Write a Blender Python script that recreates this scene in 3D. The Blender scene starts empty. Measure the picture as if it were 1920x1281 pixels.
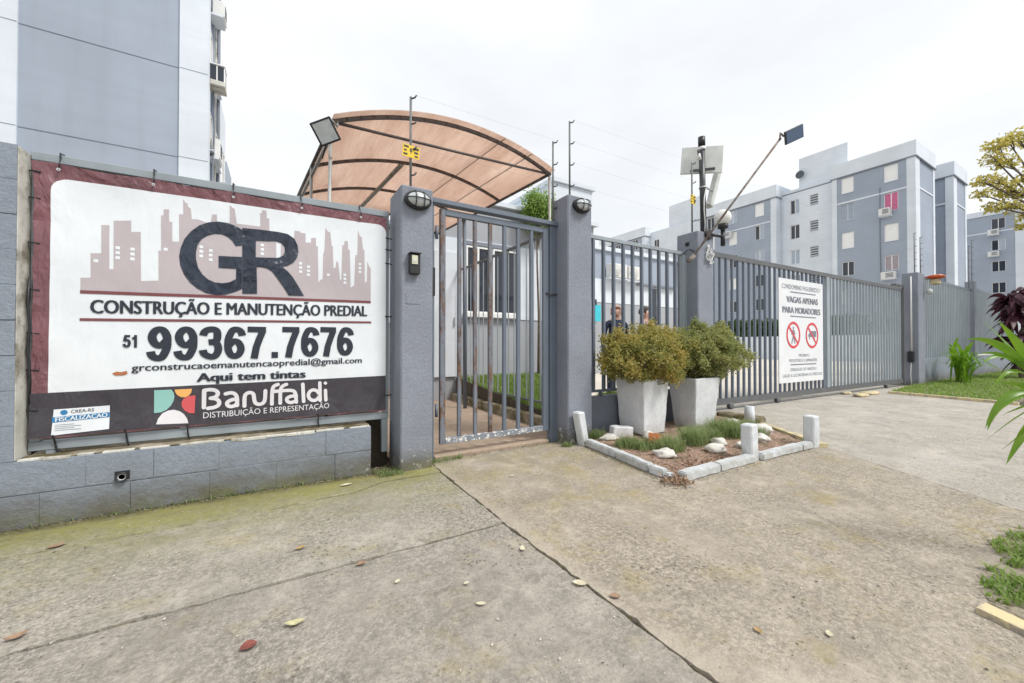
import bpy, bmesh, math, random
from mathutils import Vector, Matrix, noise as mnoise
random.seed(7)
R = math.radians
S = bpy.context.scene
COL = S.collection

# ------------------------------------------------------------------ camera
cam_d = bpy.data.cameras.new("camera")
cam_d.sensor_width = 36.0
cam_d.lens = 739.0 / 1920.0 * 36.0
cam_d.clip_start = 0.05
cam_d.clip_end = 2000.0
cam = bpy.data.objects.new("camera", cam_d)
COL.objects.link(cam)
cam.location = (0.0, 0.0, 1.05)
cam.rotation_euler = (R(90.0 + 0.58), 0.0, R(-30.8))
S.camera = cam

# ------------------------------------------------------------------ world: bright overcast deck over a clear-sky base
SUN_EL, SUN_AZ = 52.0, 148.0        # azimuth measured from +Y towards +X: behind the camera, to its right
w = bpy.data.worlds.new("World")
S.world = w
w.use_nodes = True
nt = w.node_tree
nt.nodes.clear()
wo = nt.nodes.new("ShaderNodeOutputWorld")
bg = nt.nodes.new("ShaderNodeBackground")
sky = nt.nodes.new("ShaderNodeTexSky")
sky.sky_type = 'NISHITA'
sky.sun_disc = False
sky.sun_elevation = R(SUN_EL)
sky.sun_rotation = R(SUN_AZ)
tc = nt.nodes.new("ShaderNodeTexCoord")
mp = nt.nodes.new("ShaderNodeMapping")
mp.inputs['Scale'].default_value = (1.0, 1.0, 2.6)
nz = nt.nodes.new("ShaderNodeTexNoise")
nz.inputs['Scale'].default_value = 2.2
nz.inputs['Detail'].default_value = 5.0
cr = nt.nodes.new("ShaderNodeValToRGB")
cr.color_ramp.elements[0].position = 0.30
cr.color_ramp.elements[0].color = (0.83, 0.855, 0.88, 1)
cr.color_ramp.elements[1].position = 0.70
cr.color_ramp.elements[1].color = (1.0, 1.0, 1.0, 1)
sc_ = nt.nodes.new("ShaderNodeVectorMath")
sc_.operation = 'SCALE'
sc_.inputs['Scale'].default_value = 5.9
mx = nt.nodes.new("ShaderNodeMix")
mx.data_type = 'RGBA'
mx.inputs['Factor'].default_value = 0.94
L = nt.links.new
L(tc.outputs['Generated'], mp.inputs['Vector'])
L(mp.outputs['Vector'], nz.inputs['Vector'])
L(nz.outputs['Fac'], cr.inputs['Fac'])
L(cr.outputs['Color'], sc_.inputs[0])
L(sky.outputs['Color'], mx.inputs[6])
L(sc_.outputs['Vector'], mx.inputs[7])
L(mx.outputs[2], bg.inputs['Color'])
bg.inputs['Strength'].default_value = 0.10
L(bg.outputs['Background'], wo.inputs['Surface'])

# ------------------------------------------------------------------ sun through thin cloud
sun_d = bpy.data.lights.new("sun", 'SUN')
sun_d.energy = 1.5
sun_d.angle = R(16.0)
sun_d.color = (1.0, 0.965, 0.91)
sun = bpy.data.objects.new("sun", sun_d)
COL.objects.link(sun)
sdir = Vector((math.sin(R(SUN_AZ)) * math.cos(R(SUN_EL)), math.cos(R(SUN_AZ)) * math.cos(R(SUN_EL)), math.sin(R(SUN_EL))))
sun.rotation_euler = sdir.to_track_quat('Z', 'Y').to_euler()
sun.location = (6, -8, 14)

S.view_settings.view_transform = 'Standard'
S.view_settings.look = 'None'
S.view_settings.exposure = 0.93
S.view_settings.gamma = 1.0
S.view_settings.use_curve_mapping = False

# ------------------------------------------------------------------ material helpers
def new_mat(name):
    m = bpy.data.materials.new(name)
    m.use_nodes = True
    t = m.node_tree
    b = t.nodes.get("Principled BSDF")
    return m, t, b

class NB:
    """tiny node builder in world-position space"""
    def __init__(s, t):
        s.t = t
        s.geo = t.nodes.new("ShaderNodeNewGeometry")
    def pos(s, scale=(1, 1, 1)):
        m = s.t.nodes.new("ShaderNodeMapping")
        m.inputs['Scale'].default_value = scale
        s.t.links.new(s.geo.outputs['Position'], m.inputs['Vector'])
        return m.outputs['Vector']
    def noise(s, scale, detail=4, rough=0.55, stretch=(1, 1, 1), dist=0.0):
        n = s.t.nodes.new("ShaderNodeTexNoise")
        n.inputs['Scale'].default_value = scale
        n.inputs['Detail'].default_value = detail
        n.inputs['Roughness'].default_value = rough
        n.inputs['Distortion'].default_value = dist
        s.t.links.new(s.pos(stretch), n.inputs['Vector'])
        return n.outputs['Fac']
    def voro(s, scale, stretch=(1, 1, 1), out='Distance'):
        n = s.t.nodes.new("ShaderNodeTexVoronoi")
        n.inputs['Scale'].default_value = scale
        s.t.links.new(s.pos(stretch), n.inputs['Vector'])
        return n.outputs[out]
    def ramp(s, fac, a, b, ca=(0, 0, 0, 1), cb=(1, 1, 1, 1)):
        r = s.t.nodes.new("ShaderNodeValToRGB")
        r.color_ramp.elements[0].position = a
        r.color_ramp.elements[1].position = b
        r.color_ramp.elements[0].color = ca
        r.color_ramp.elements[1].color = cb
        s.t.links.new(fac, r.inputs['Fac'])
        return r.outputs['Color']
    def mix(s, fac, a, b, mode='MIX'):
        m = s.t.nodes.new("ShaderNodeMix")
        m.data_type = 'RGBA'
        m.blend_type = mode
        for v, i in ((fac, 0), (a, 6), (b, 7)):
            if isinstance(v, (int, float)):
                m.inputs[i].default_value = v
            elif isinstance(v, tuple):
                m.inputs[i].default_value = v if len(v) == 4 else (*v, 1)
            else:
                s.t.links.new(v, m.inputs[i])
        return m.outputs[2]
    def math(s, op, a, b=0.0, clamp=False):
        m = s.t.nodes.new("ShaderNodeMath")
        m.operation = op
        m.use_clamp = clamp
        for v, i in ((a, 0), (b, 1)):
            if isinstance(v, (int, float)):
                m.inputs[i].default_value = v
            else:
                s.t.links.new(v, m.inputs[i])
        return m.outputs[0]
    def xyz(s):
        x = s.t.nodes.new("ShaderNodeSeparateXYZ")
        s.t.links.new(s.geo.outputs['Position'], x.inputs[0])
        return x.outputs
    def band(s, v, a, b):
        m = s.t.nodes.new("ShaderNodeMapRange")
        m.interpolation_type = 'SMOOTHSTEP'
        s.t.links.new(v, m.inputs[0])
        m.inputs[1].default_value = a
        m.inputs[2].default_value = b
        return m.outputs[0]
    def bump(s, h, strength=0.3, dist=0.01, prev=None):
        b = s.t.nodes.new("ShaderNodeBump")
        b.inputs['Strength'].default_value = strength
        b.inputs['Distance'].default_value = dist
        s.t.links.new(h, b.inputs['Height'])
        if prev is not None:
            s.t.links.new(prev, b.inputs['Normal'])
        return b.outputs['Normal']

def c3(c, f):
    return tuple(max(0.0, min(1.0, v * f)) for v in c)

def surf(name, col, rough=0.6, var=0.12, vs=3.0, dirt=None, ds=5.0, dt=(0.58, 0.72), bump=0.0, bs=60.0, bd=0.004,
         metal=0.0, spec=0.5, stretch=(1, 1, 1), fine=0.0, fs=120.0):
    m, t, b = new_mat(name)
    n = NB(t)
    c = n.mix(n.ramp(n.noise(vs, 5, stretch=stretch), 0.3, 0.7), c3(col, 1 - var), c3(col, 1 + var))
    if fine:
        c = n.mix(n.ramp(n.noise(fs, 3), 0.3, 0.7), c, n.mix(1.0, c, (1 - fine,) * 3, 'MULTIPLY'))
    if dirt:
        c = n.mix(n.ramp(n.noise(ds, 6, 0.65, stretch), dt[0], dt[1]), c, dirt)
    t.links.new(c, b.inputs['Base Color'])
    b.inputs['Roughness'].default_value = rough
    b.inputs['Metallic'].default_value = metal
    b.inputs['Specular IOR Level'].default_value = spec
    if bump:
        t.links.new(n.bump(n.noise(bs, 4, 0.6), bump, bd), b.inputs['Normal'])
    return m

M = {}

def mk_concrete(name, base, warm, moss_wall=False, pits=1.0, con=1.0, apron=None, margin=None, lichen=0.5):
    m, t, b = new_mat(name)
    n = NB(t)
    big = n.ramp(n.noise(0.8, 5, 0.62), 0.36, 0.64)
    c = n.mix(big, base, warm)
    ap = None
    if apron:          # the paler crossing concrete feathers into the walk along the splay
        o = n.xyz()
        dist = n.math('ADD', n.math('MULTIPLY', o[0], 0.859), n.math('MULTIPLY', o[1], -0.512))
        dist = n.math('ADD', dist, n.math('MULTIPLY', n.noise(1.4, 6, 0.7), 1.3))
        ap = n.band(dist, 3.45, 4.45)
        c = n.mix(ap, c, apron)
    if margin:         # trowelled strip along the joint
        o = n.xyz()
        mg = n.band(n.math('ADD', o[0], n.math('MULTIPLY', n.noise(3.0, 6, 0.75), 0.22)), 1.42, 1.30)
    # broad worn and damp patches
    mid = n.ramp(n.noise(2.1, 7, 0.72, dist=0.5), 0.38, 0.66)
    c = n.mix(n.math('MULTIPLY', mid, 0.75 * con), c, c3(base, 0.50))
    pale = n.ramp(n.noise(1.5, 8, 0.75, (1.0, 1.7, 1)), 0.50, 0.68)
    c = n.mix(n.math('MULTIPLY', pale, 0.70 * con), c, c3(base, 1.55))
    # stipple of sand, grit and exposed aggregate at several sizes
    mott = n.ramp(n.noise(6.0, 7, 0.75, dist=0.8), 0.42, 0.60)
    c = n.mix(n.math('MULTIPLY', mott, 0.42 * con), c, c3(base, 0.58))
    mott2 = n.ramp(n.noise(4.3, 8, 0.78, (1.2, 0.9, 1), 0.6), 0.50, 0.64)
    c = n.mix(n.math('MULTIPLY', mott2, 0.50 * con), c, c3(warm, 1.38))
    zone = n.ramp(n.noise(1.1, 5, 0.65, (1.3, 1, 1)), 0.38, 0.62)
    zk = n.math('ADD', n.math('MULTIPLY', zone, 0.85), 0.20)
    g1 = n.ramp(n.noise(15, 7, 0.85), 0.42, 0.60)
    c = n.mix(n.math('MULTIPLY', n.math('MULTIPLY', g1, zk), 0.72 * con), c, c3(base, 0.50))
    g2 = n.ramp(n.noise(40, 5, 0.85), 0.46, 0.58)
    c = n.mix(n.math('MULTIPLY', n.math('MULTIPLY', g2, zk), 0.75 * con), c, c3(base, 1.55))
    g3 = n.ramp(n.noise(85, 3, 0.85), 0.44, 0.60)
    c = n.mix(n.math('MULTIPLY', n.math('MULTIPLY', g3, zk), 0.55 * con), c, c3(base, 0.40))
    oil = n.ramp(n.noise(0.9, 4, 0.6, (1, 0.6, 1)), 0.60, 0.72)
    c = n.mix(n.math('MULTIPLY', oil, 0.55 * con), c, c3(base, 0.48))
    patch = n.ramp(n.noise(1.3, 6, 0.7), 0.46, 0.58)
    pit = n.ramp(n.math('ADD', n.voro(30), n.math('MULTIPLY', n.noise(60, 3), 0.25)), 0.26, 0.40, (1, 1, 1, 1), (0, 0, 0, 1))
    c = n.mix(n.math('MULTIPLY', n.math('MULTIPLY', pit, patch), 0.80 * pits), c, c3(base, 0.20))
    lich = n.ramp(n.noise(2.6, 7, 0.75), 0.53, 0.68)
    c = n.mix(n.math('MULTIPLY', lich, lichen * pits), c, n.mix(g1, (0.40, 0.32, 0.14), (0.27, 0.23, 0.10)))
    if moss_wall:
        o = n.xyz()
        wob = n.ramp(n.noise(2.2, 7, 0.72, (1, 2.0, 1)), 0.30, 0.62)
        fine = n.ramp(n.noise(24, 5, 0.75), 0.30, 0.62)
        left = n.band(o[0], 1.45, 0.95)
        near = n.math('MULTIPLY', n.band(o[1], 2.30, 3.25), left)
        k = n.math('MULTIPLY', near, n.math('ADD', n.math('MULTIPLY', wob, 1.0), 0.10), True)
        k = n.math('MULTIPLY', k, n.math('ADD', n.math('MULTIPLY', fine, 0.65), 0.35))
        c = n.mix(k, c, n.mix(g1, (0.30, 0.285, 0.115), (0.20, 0.205, 0.075)))
        foot = n.math('MULTIPLY', n.band(o[1], 2.86, 3.30), left)
        c = n.mix(n.math('MULTIPLY', foot, n.math('ADD', n.math('MULTIPLY', fine, 0.45), 0.45)), c, n.mix(wob, (0.145, 0.135, 0.045), (0.29, 0.275, 0.085)))
        gr = n.math('MULTIPLY', n.math('MULTIPLY', n.band(o[1], 3.25, 3.37), left), n.ramp(n.noise(3.5, 6, 0.75), 0.30, 0.58))
        c = n.mix(n.math('MULTIPLY', gr, 0.85), c, (0.065, 0.06, 0.035))
        k2 = n.math('MULTIPLY', n.math('MULTIPLY', n.band(o[1], 1.3, 3.2), n.band(o[0], 0.9, 1.7)), n.ramp(n.noise(2.7, 7, 0.75), 0.44, 0.62))
        k2 = n.math('MULTIPLY', k2, n.band(o[0], 5.2, 3.6))
        c = n.mix(n.math('MULTIPLY', n.math('MULTIPLY', k2, fine), 0.70), c, (0.33, 0.28, 0.09))
    if margin:
        c = n.mix(n.math('MULTIPLY', mg, 0.50), c, n.mix(mid, margin, c3(margin, 0.78)))
    t.links.new(c, b.inputs['Base Color'])
    b.inputs['Roughness'].default_value = 0.92
    b.inputs['Specular IOR Level'].default_value = 0.2
    h1 = n.bump(n.noise(80, 4, 0.75), 0.7, 0.007)
    h2 = n.bump(n.math('MULTIPLY', pit, patch), -0.5, 0.008, h1)
    h3 = n.bump(n.noise(11, 5, 0.65), 0.35, 0.02, h2)
    t.links.new(h3, b.inputs['Normal'])
    return m

M['walk'] = mk_concrete('pavement concrete by the wall', (0.385, 0.355, 0.300), (0.45, 0.42, 0.365), True)
M['walk_front'] = mk_concrete('front pavement concrete', (0.350, 0.320, 0.278), (0.425, 0.385, 0.330), False, 1.0, 1.0, None, None, 0.40)
M['walk_gate'] = mk_concrete('gate front concrete', (0.395, 0.348, 0.285), (0.455, 0.405, 0.335), True, 0.9, 1.0, (0.475, 0.45, 0.41), (0.50, 0.435, 0.355), 0.65)
M['apron'] = mk_concrete('driveway concrete', (0.42, 0.385, 0.33), (0.47, 0.43, 0.375), False, 0.4, 0.75, (0.495, 0.47, 0.43), None, 0.4)
M['path'] = mk_concrete('path concrete', (0.44, 0.34, 0.255), (0.46, 0.37, 0.29), False, 0.4, 0.5)
M['yard'] = surf('yard concrete', (0.60, 0.545, 0.47), 0.9, 0.10, 0.6, (0.45, 0.40, 0.34), 1.2)
M['soil'] = surf('soil', (0.075, 0.062, 0.042), 0.95, 0.3, 8, bump=0.5, bs=40, bd=0.02)
M['drysoil'] = surf('dry trodden soil', (0.30, 0.26, 0.20), 0.95, 0.3, 7, (0.10, 0.08, 0.05), 14, (0.5, 0.62), 0.7, 50, 0.015)
M['moss'] = surf('joint moss', (0.10, 0.105, 0.03), 0.95, 0.4, 20)
M['grit_pale'] = surf('pale grit', (0.56, 0.51, 0.43), 0.9, 0.25, 40)
M['grit_dark'] = surf('dark grit', (0.13, 0.115, 0.09), 0.9, 0.3, 40)
M['earth'] = surf('earth', (0.13, 0.12, 0.075), 0.95, 0.3, 2)

def mk_wallpaint(name, col, stain=True, low=0.0, hi=0.42, bump=0.35, bs=150):
    m, t, b = new_mat(name)
    n = NB(t)
    c = n.mix(n.ramp(n.noise(2.4, 5), 0.3, 0.7), c3(col, 0.90), c3(col, 1.08))
    c = n.mix(n.math('MULTIPLY', n.ramp(n.noise(55, 4, 0.8), 0.40, 0.62), 0.36), c, c3(col, 0.66))
    c = n.mix(n.math('MULTIPLY', n.ramp(n.noise(1.1, 6, 0.7, (1.5, 1.5, 0.6)), 0.50, 0.66), 0.30), c, c3(col, 0.72))
    if stain:
        o = n.xyz()
        wet = n.band(o[2], hi, low)
        foot = n.math('MULTIPLY', n.band(o[2], 0.26, 0.02), n.math('ADD', n.math('MULTIPLY', n.ramp(n.noise(1.7, 6, 0.7, (1, 1, 0.5)), 0.34, 0.62), 0.55), 0.18))
        c = n.mix(foot, c, (0.135, 0.130, 0.110))
        k = n.math('MULTIPLY', wet, n.ramp(n.noise(4, 6, 0.7, (1, 1, 1.6)), 0.32, 0.62))
        c = n.mix(n.math('MULTIPLY', k, 0.85), c, (0.115, 0.105, 0.085))
        g = n.math('MULTIPLY', n.band(o[2], 0.13, 0.0), n.ramp(n.noise(3.2, 6, 0.7), 0.40, 0.62))
        c = n.mix(n.math('MULTIPLY', g, 0.65), c, (0.17, 0.17, 0.045))
        ch = n.math('MULTIPLY', n.math('MULTIPLY', n.band(o[2], 0.24, 0.14), n.ramp(n.noise(1.3, 3), 0.48, 0.60)), n.ramp(n.noise(11, 7, 0.85), 0.56, 0.60))
        c = n.mix(ch, c, (0.62, 0.60, 0.53))
    t.links.new(c, b.inputs['Base Color'])
    b.inputs['Roughness'].default_value = 0.75
    b.inputs['Specular IOR Level'].default_value = 0.25
    h = n.bump(n.noise(bs, 4, 0.7), min(1.0, bump * 1.8), 0.006)
    h = n.bump(n.noise(bs * 0.22, 4, 0.65), min(1.0, bump * 1.6), 0.014, h)
    t.links.new(h, b.inputs['Normal'])
    return m

GREY = (0.285, 0.305, 0.345)
M['block'] = mk_wallpaint('painted block', (0.275, 0.312, 0.368))
M['pillar'] = mk_wallpaint('painted render pillar', (0.275, 0.296, 0.348), True, 0.0, 0.22, 0.30, 190)
M['raw'] = surf('raw block edge', (0.58, 0.57, 0.52), 0.9, 0.15, 6, (0.22, 0.20, 0.15), 5, (0.5, 0.66), 0.5, 90)
M['ledge'] = surf('mossy ledge top', (0.34, 0.29, 0.215), 0.95, 0.3, 11, (0.115, 0.095, 0.04), 6, (0.38, 0.58), 0.8, 55, 0.015)

def mk_steel(name, col, rust=0.0, thr=(0.60, 0.68), chip=None, rs=7.0):
    m, t, b = new_mat(name)
    n = NB(t)
    c = n.mix(n.ramp(n.noise(5, 5, 0.6, (1, 1, 0.4)), 0.3, 0.7), c3(col, 0.87), c3(col, 1.1))
    if rust:
        k = n.ramp(n.noise(rs, 7, 0.75, (1.6, 1.6, 0.45)), thr[0], thr[1])
        c = n.mix(n.math('MULTIPLY', k, rust), c, n.mix(n.ramp(n.noise(30, 4), 0.4, 0.6), (0.075, 0.042, 0.028), (0.20, 0.105, 0.055)))
    if chip:
        k = n.ramp(n.noise(21, 6, 0.75), chip[0], chip[0] + 0.03)
        c = n.mix(k, c, chip[1])
    t.links.new(c, b.inputs['Base Color'])
    b.inputs['Roughness'].default_value = 0.48
    t.links.new(n.bump(n.noise(80, 3), 0.15, 0.002), b.inputs['Normal'])
    return m

M['steel'] = mk_steel('grey painted steel', (0.140, 0.168, 0.212), 0.5, (0.66, 0.74))
M['steel_rust'] = mk_steel('rusty painted steel', (0.185, 0.205, 0.245), 0.95, (0.47, 0.58), (0.70, (0.5, 0.5, 0.48)))
M['steel_chip'] = mk_steel('chipped gate foot rail', (0.22, 0.245, 0.285), 0.7, (0.58, 0.64), (0.53, (0.80, 0.79, 0.76)))
M['steel_pale'] = mk_steel('pale weathered steel', (0.315, 0.360, 0.395), 0.55, (0.62, 0.74))
M['steel_dark'] = mk_steel('dark rail steel', (0.115, 0.12, 0.128), 0.5, (0.6, 0.7))
M['frame_steel'] = mk_steel('banner frame steel', (0.285, 0.325, 0.350), 0.25, (0.66, 0.74), (0.74, (0.6, 0.62, 0.62)))
M['canopy_steel'] = mk_steel('canopy steel', (0.105, 0.088, 0.085), 0.6, (0.5, 0.66))
M['galv'] = surf('galvanised tube', (0.40, 0.40, 0.385), 0.45, 0.15, 9, (0.16, 0.12, 0.09), 12, (0.58, 0.7), metal=0.35)
M['rust_rod'] = surf('rusted rod', (0.235, 0.205, 0.185), 0.8, 0.3, 14, (0.15, 0.095, 0.07), 9, (0.45, 0.6))
M['rod_grey'] = surf('dull zinc rod', (0.17, 0.175, 0.18), 0.55, 0.2, 12, (0.10, 0.07, 0.05), 15, (0.58, 0.68))
M['black'] = surf('black plastic', (0.022, 0.023, 0.026), 0.45, 0.2, 8)
M['blackpipe'] = surf('black painted pipe', (0.045, 0.048, 0.055), 0.4, 0.2, 8)
M['glassy'] = surf('lamp glass', (0.52, 0.56, 0.57), 0.12, 0.12, 20, spec=0.8)
M['yellow'] = surf('yellow plate', (0.80, 0.56, 0.03), 0.5, 0.08, 12)
M['sign_black'] = surf('sign print black', (0.03, 0.03, 0.03), 0.5)
M['white'] = surf('white paint', (0.80, 0.80, 0.79), 0.6, 0.05, 4)
M['globe'] = surf('opal globe', (0.83, 0.83, 0.81), 0.25, 0.03, 6)
M['plastic_w'] = surf('white plastic', (0.78, 0.78, 0.76), 0.45, 0.05, 7)
M['antenna'] = surf('weathered radome', (0.58, 0.60, 0.57), 0.6, 0.12, 5)
M['cream_paint'] = surf('faded yellow kerb paint', (0.62, 0.52, 0.30), 0.85, 0.15, 5, (0.36, 0.32, 0.26), 11, (0.48, 0.60), 0.6, 60)

def mk_chipwhite(name, col, under, thr, bump=0.4):
    m, t, b = new_mat(name)
    n = NB(t)
    c = n.mix(n.ramp(n.noise(4, 5), 0.3, 0.7), c3(col, 0.88), c3(col, 1.05))
    k = n.ramp(n.noise(13, 7, 0.78), thr, thr + 0.05)
    c = n.mix(k, c, under)
    d = n.ramp(n.noise(6, 7, 0.75, (1, 1, 0.45)), 0.48, 0.68)
    c = n.mix(n.math('MULTIPLY', d, 0.38), c, c3(col, 0.55))
    sp = n.ramp(n.noise(38, 5, 0.8), 0.50, 0.62)
    c = n.mix(n.math('MULTIPLY', sp, 0.28), c, c3(col, 0.55))
    o = n.xyz()
    gm = n.math('MULTIPLY', n.band(o[2], 0.21, 0.02), n.ramp(n.noise(9, 6, 0.75), 0.34, 0.60))
    c = n.mix(n.math('MULTIPLY', gm, 0.45), c, (0.20, 0.18, 0.10))
    t.links.new(c, b.inputs['Base Color'])
    b.inputs['Roughness'].default_value = 0.8
    h = n.bump(n.noise(60, 4, 0.65), bump, 0.006)
    h = n.bump(k, -0.4, 0.004, h)
    t.links.new(h, b.inputs['Normal'])
    return m
M['kerbwhite'] = mk_chipwhite('lime washed timber', (0.68, 0.71, 0.74), (0.20, 0.17, 0.13), 0.66)
M['potwhite'] = mk_chipwhite('lime washed concrete', (0.76, 0.775, 0.795), (0.42, 0.41, 0.39), 0.66, 0.7)
M['stone_w'] = mk_chipwhite('white washed stone', (0.76, 0.74, 0.70), (0.42, 0.36, 0.28), 0.64)
M['brick_o'] = surf('orange brick', (0.50, 0.17, 0.065), 0.9, 0.2, 20, bump=0.6, bs=70)
M['gravel'] = surf('red gravel bed', (0.36, 0.245, 0.185), 0.95, 0.35, 30, (0.17, 0.14, 0.09), 8, (0.5, 0.66), 0.9, 70, 0.02)
M['pebble'] = surf('red brown pebble', (0.42, 0.29, 0.22), 0.9, 0.45, 22)

# buildings
def mk_render(name, col, streak=0.25):
    m, t, b = new_mat(name)
    n = NB(t)
    c = n.mix(n.ramp(n.noise(0.5, 4), 0.3, 0.7), c3(col, 0.93), c3(col, 1.05))
    k = n.ramp(n.noise(0.9, 6, 0.7, (2.5, 2.5, 0.22)), 0.50, 0.80)
    c = n.mix(n.math('MULTIPLY', k, streak), c, c3(col, 0.68))
    t.links.new(c, b.inputs['Base Color'])
    b.inputs['Roughness'].default_value = 0.85
    b.inputs['Specular IOR Level'].default_value = 0.2
    pt_ = n.ramp(n.noise(0.35, 3, 0.5, (1, 1, 1.6)), 0.52, 0.56)
    c = n.mix(n.math('MULTIPLY', pt_, 0.16), c, c3(col, 1.12))
    cs = n.ramp(n.noise(0.8, 2, 0.4, (0.15, 0.15, 6.0)), 0.45, 0.60)
    c = n.mix(n.math('MULTIPLY', cs, 0.10), c, c3(col, 0.75))
    t.links.new(c, b.inputs['Base Color'])
    t.links.new(n.bump(n.noise(14, 3), 0.1, 0.01), b.inputs['Normal'])
    return m
M['b_grey'] = mk_render('grey facade render', (0.360, 0.408, 0.488))
M['b_grey_l'] = mk_render('left block grey render', (0.380, 0.430, 0.508), 0.30)
M['b_white'] = mk_render('white facade render', (0.715, 0.765, 0.825), 0.16)
M['b_warm'] = mk_render('gatehouse grey render', (0.40, 0.415, 0.445))
M['b_joint'] = mk_render('grey facade joint', (0.27, 0.31, 0.37))  # thin joint lines, a little darker grey-blue than the facade
M['b_line'] = mk_render('facade joint line', (0.25, 0.27, 0.31))
M['win_white'] = surf('white shutter', (0.86, 0.86, 0.85), 0.5, 0.03, 3)
M['alu'] = surf('window aluminium', (0.60, 0.62, 0.64), 0.4, 0.05, 3)
M['dark_grey'] = surf('dark louvre', (0.10, 0.115, 0.14), 0.6)  # dark grey for louvre backing, vent slats and the dish
M['pink'] = surf('pink curtain', (0.60, 0.16, 0.30), 0.8, 0.15, 6)
M['mauve'] = surf('mauve curtain', (0.38, 0.33, 0.36), 0.8, 0.15, 6)
M['curtain'] = surf('pale blue curtain', (0.42, 0.48, 0.56), 0.8, 0.15, 6)
M['ac'] = surf('air conditioner enamel', (0.74, 0.74, 0.72), 0.5, 0.06, 5)
M['turq'] = surf('turquoise board', (0.05, 0.52, 0.62), 0.5, 0.06, 5)
def mk_glass(name, col, rough=0.08):
    m, t, b = new_mat(name)
    b.inputs['Base Color'].default_value = (*col, 1)
    b.inputs['Roughness'].default_value = rough
    b.inputs['Specular IOR Level'].default_value = 0.7
    return m
M['glass'] = mk_glass('dark window glass', (0.018, 0.024, 0.038))
M['solar'] = mk_glass('solar cell glass', (0.16, 0.22, 0.34), 0.15)
M['orange_lens'] = surf('orange beacon lens', (0.55, 0.10, 0.02), 0.25)

# banner vinyl, all inks share the same soft wrinkles
def mk_vinyl(name, col, var=0.06, rough=0.38, wr=0.13, sheen_patch=False):
    m, t, b = new_mat(name)
    n = NB(t)
    c = n.mix(n.ramp(n.noise(3, 4), 0.3, 0.7), c3(col, 1 - var), c3(col, 1 + var))
    if sheen_patch:
        c = n.mix(n.math('MULTIPLY', n.ramp(n.noise(9, 6, 0.7, (2.5, 1, 0.7)), 0.45, 0.75), 0.5), c, c3(col, 2.2))  # sheen on the folds painted into the colour as paler streaks
    t.links.new(c, b.inputs['Base Color'])
    b.inputs['Roughness'].default_value = rough
    h = n.bump(n.noise(4.2, 3, 0.5, (1.8, 1, 0.9), 0.6), wr, 0.05)
    h = n.bump(n.noise(13, 4, 0.6, (2.2, 1, 0.55), 1.2), wr * 0.6, 0.012, h)
    t.links.new(h, b.inputs['Normal'])
    return m
M['v_white'] = mk_vinyl('banner white', (0.755, 0.79, 0.825))
M['v_maroon'] = mk_vinyl('banner maroon', (0.180, 0.078, 0.092), 0.28, 0.34, 1.0)
M['v_sky'] = mk_vinyl('banner skyline mauve', (0.475, 0.42, 0.44))
M['v_navy'] = mk_vinyl('banner navy lettering', (0.020, 0.028, 0.046), 0.1, 0.30, 1.0, True)
M['v_text'] = mk_vinyl('banner text', (0.022, 0.028, 0.042))
M['v_line'] = mk_vinyl('banner maroon rule', (0.19, 0.06, 0.065))
M['v_black'] = mk_vinyl('banner charcoal band', (0.050, 0.045, 0.055), 0.12, 0.40, 0.5)
M['v_bwhite'] = mk_vinyl('banner pale lettering', (0.70, 0.69, 0.72))
M['v_green'] = mk_vinyl('banner mint', (0.26, 0.50, 0.46))
M['v_orange'] = mk_vinyl('banner amber', (0.80, 0.42, 0.13))
M['v_red'] = mk_vinyl('banner coral', (0.62, 0.10, 0.11))
M['v_blue'] = mk_vinyl('sticker blue', (0.03, 0.20, 0.42))
M['v_rust'] = mk_vinyl('banner rust mark', (0.45, 0.16, 0.06), 0.3)
M['sg_grey'] = surf('sign grey print', (0.20, 0.21, 0.25), 0.5)
M['sg_red'] = surf('sign red print', (0.66, 0.06, 0.08), 0.5)
M['sg_white'] = surf('sign sheet', (0.76, 0.78, 0.80), 0.5, 0.04, 3)

# translucent canopy sheet
def mk_poly():
    m, t, b = new_mat('bronze polycarbonate')
    n = NB(t)
    c = n.mix(n.ramp(n.noise(1.6, 6, 0.65, (2.2, 0.5, 1)), 0.32, 0.70), (0.71, 0.575, 0.50), (0.85, 0.735, 0.66))
    c = n.mix(n.math('MULTIPLY', n.ramp(n.noise(5, 6, 0.75, (1.0, 0.35, 1)), 0.60, 0.74), 0.6), c, (0.50, 0.30, 0.22))
    c = n.mix(n.math('MULTIPLY', n.ramp(n.noise(26, 4, 0.7, (2.6, 0.10, 1)), 0.40, 0.62), 0.30), c, (0.56, 0.40, 0.31))
    b.inputs['Roughness'].default_value = 0.35
    t.links.new(c, b.inputs['Base Color'])
    tr = t.nodes.new("ShaderNodeBsdfTranslucent")
    t.links.new(n.mix(1.0, c, (1.10, 1.10, 1.10), 'MULTIPLY'), tr.inputs['Color'])
    mxs = t.nodes.new("ShaderNodeMixShader")
    mxs.inputs[0].default_value = 0.72
    out = t.nodes.get("Material Output")
    t.links.new(b.outputs[0], mxs.inputs[1])
    t.links.new(tr.outputs[0], mxs.inputs[2])
    t.links.new(mxs.outputs[0], out.inputs['Surface'])
    return m
M['poly'] = mk_poly()

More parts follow.
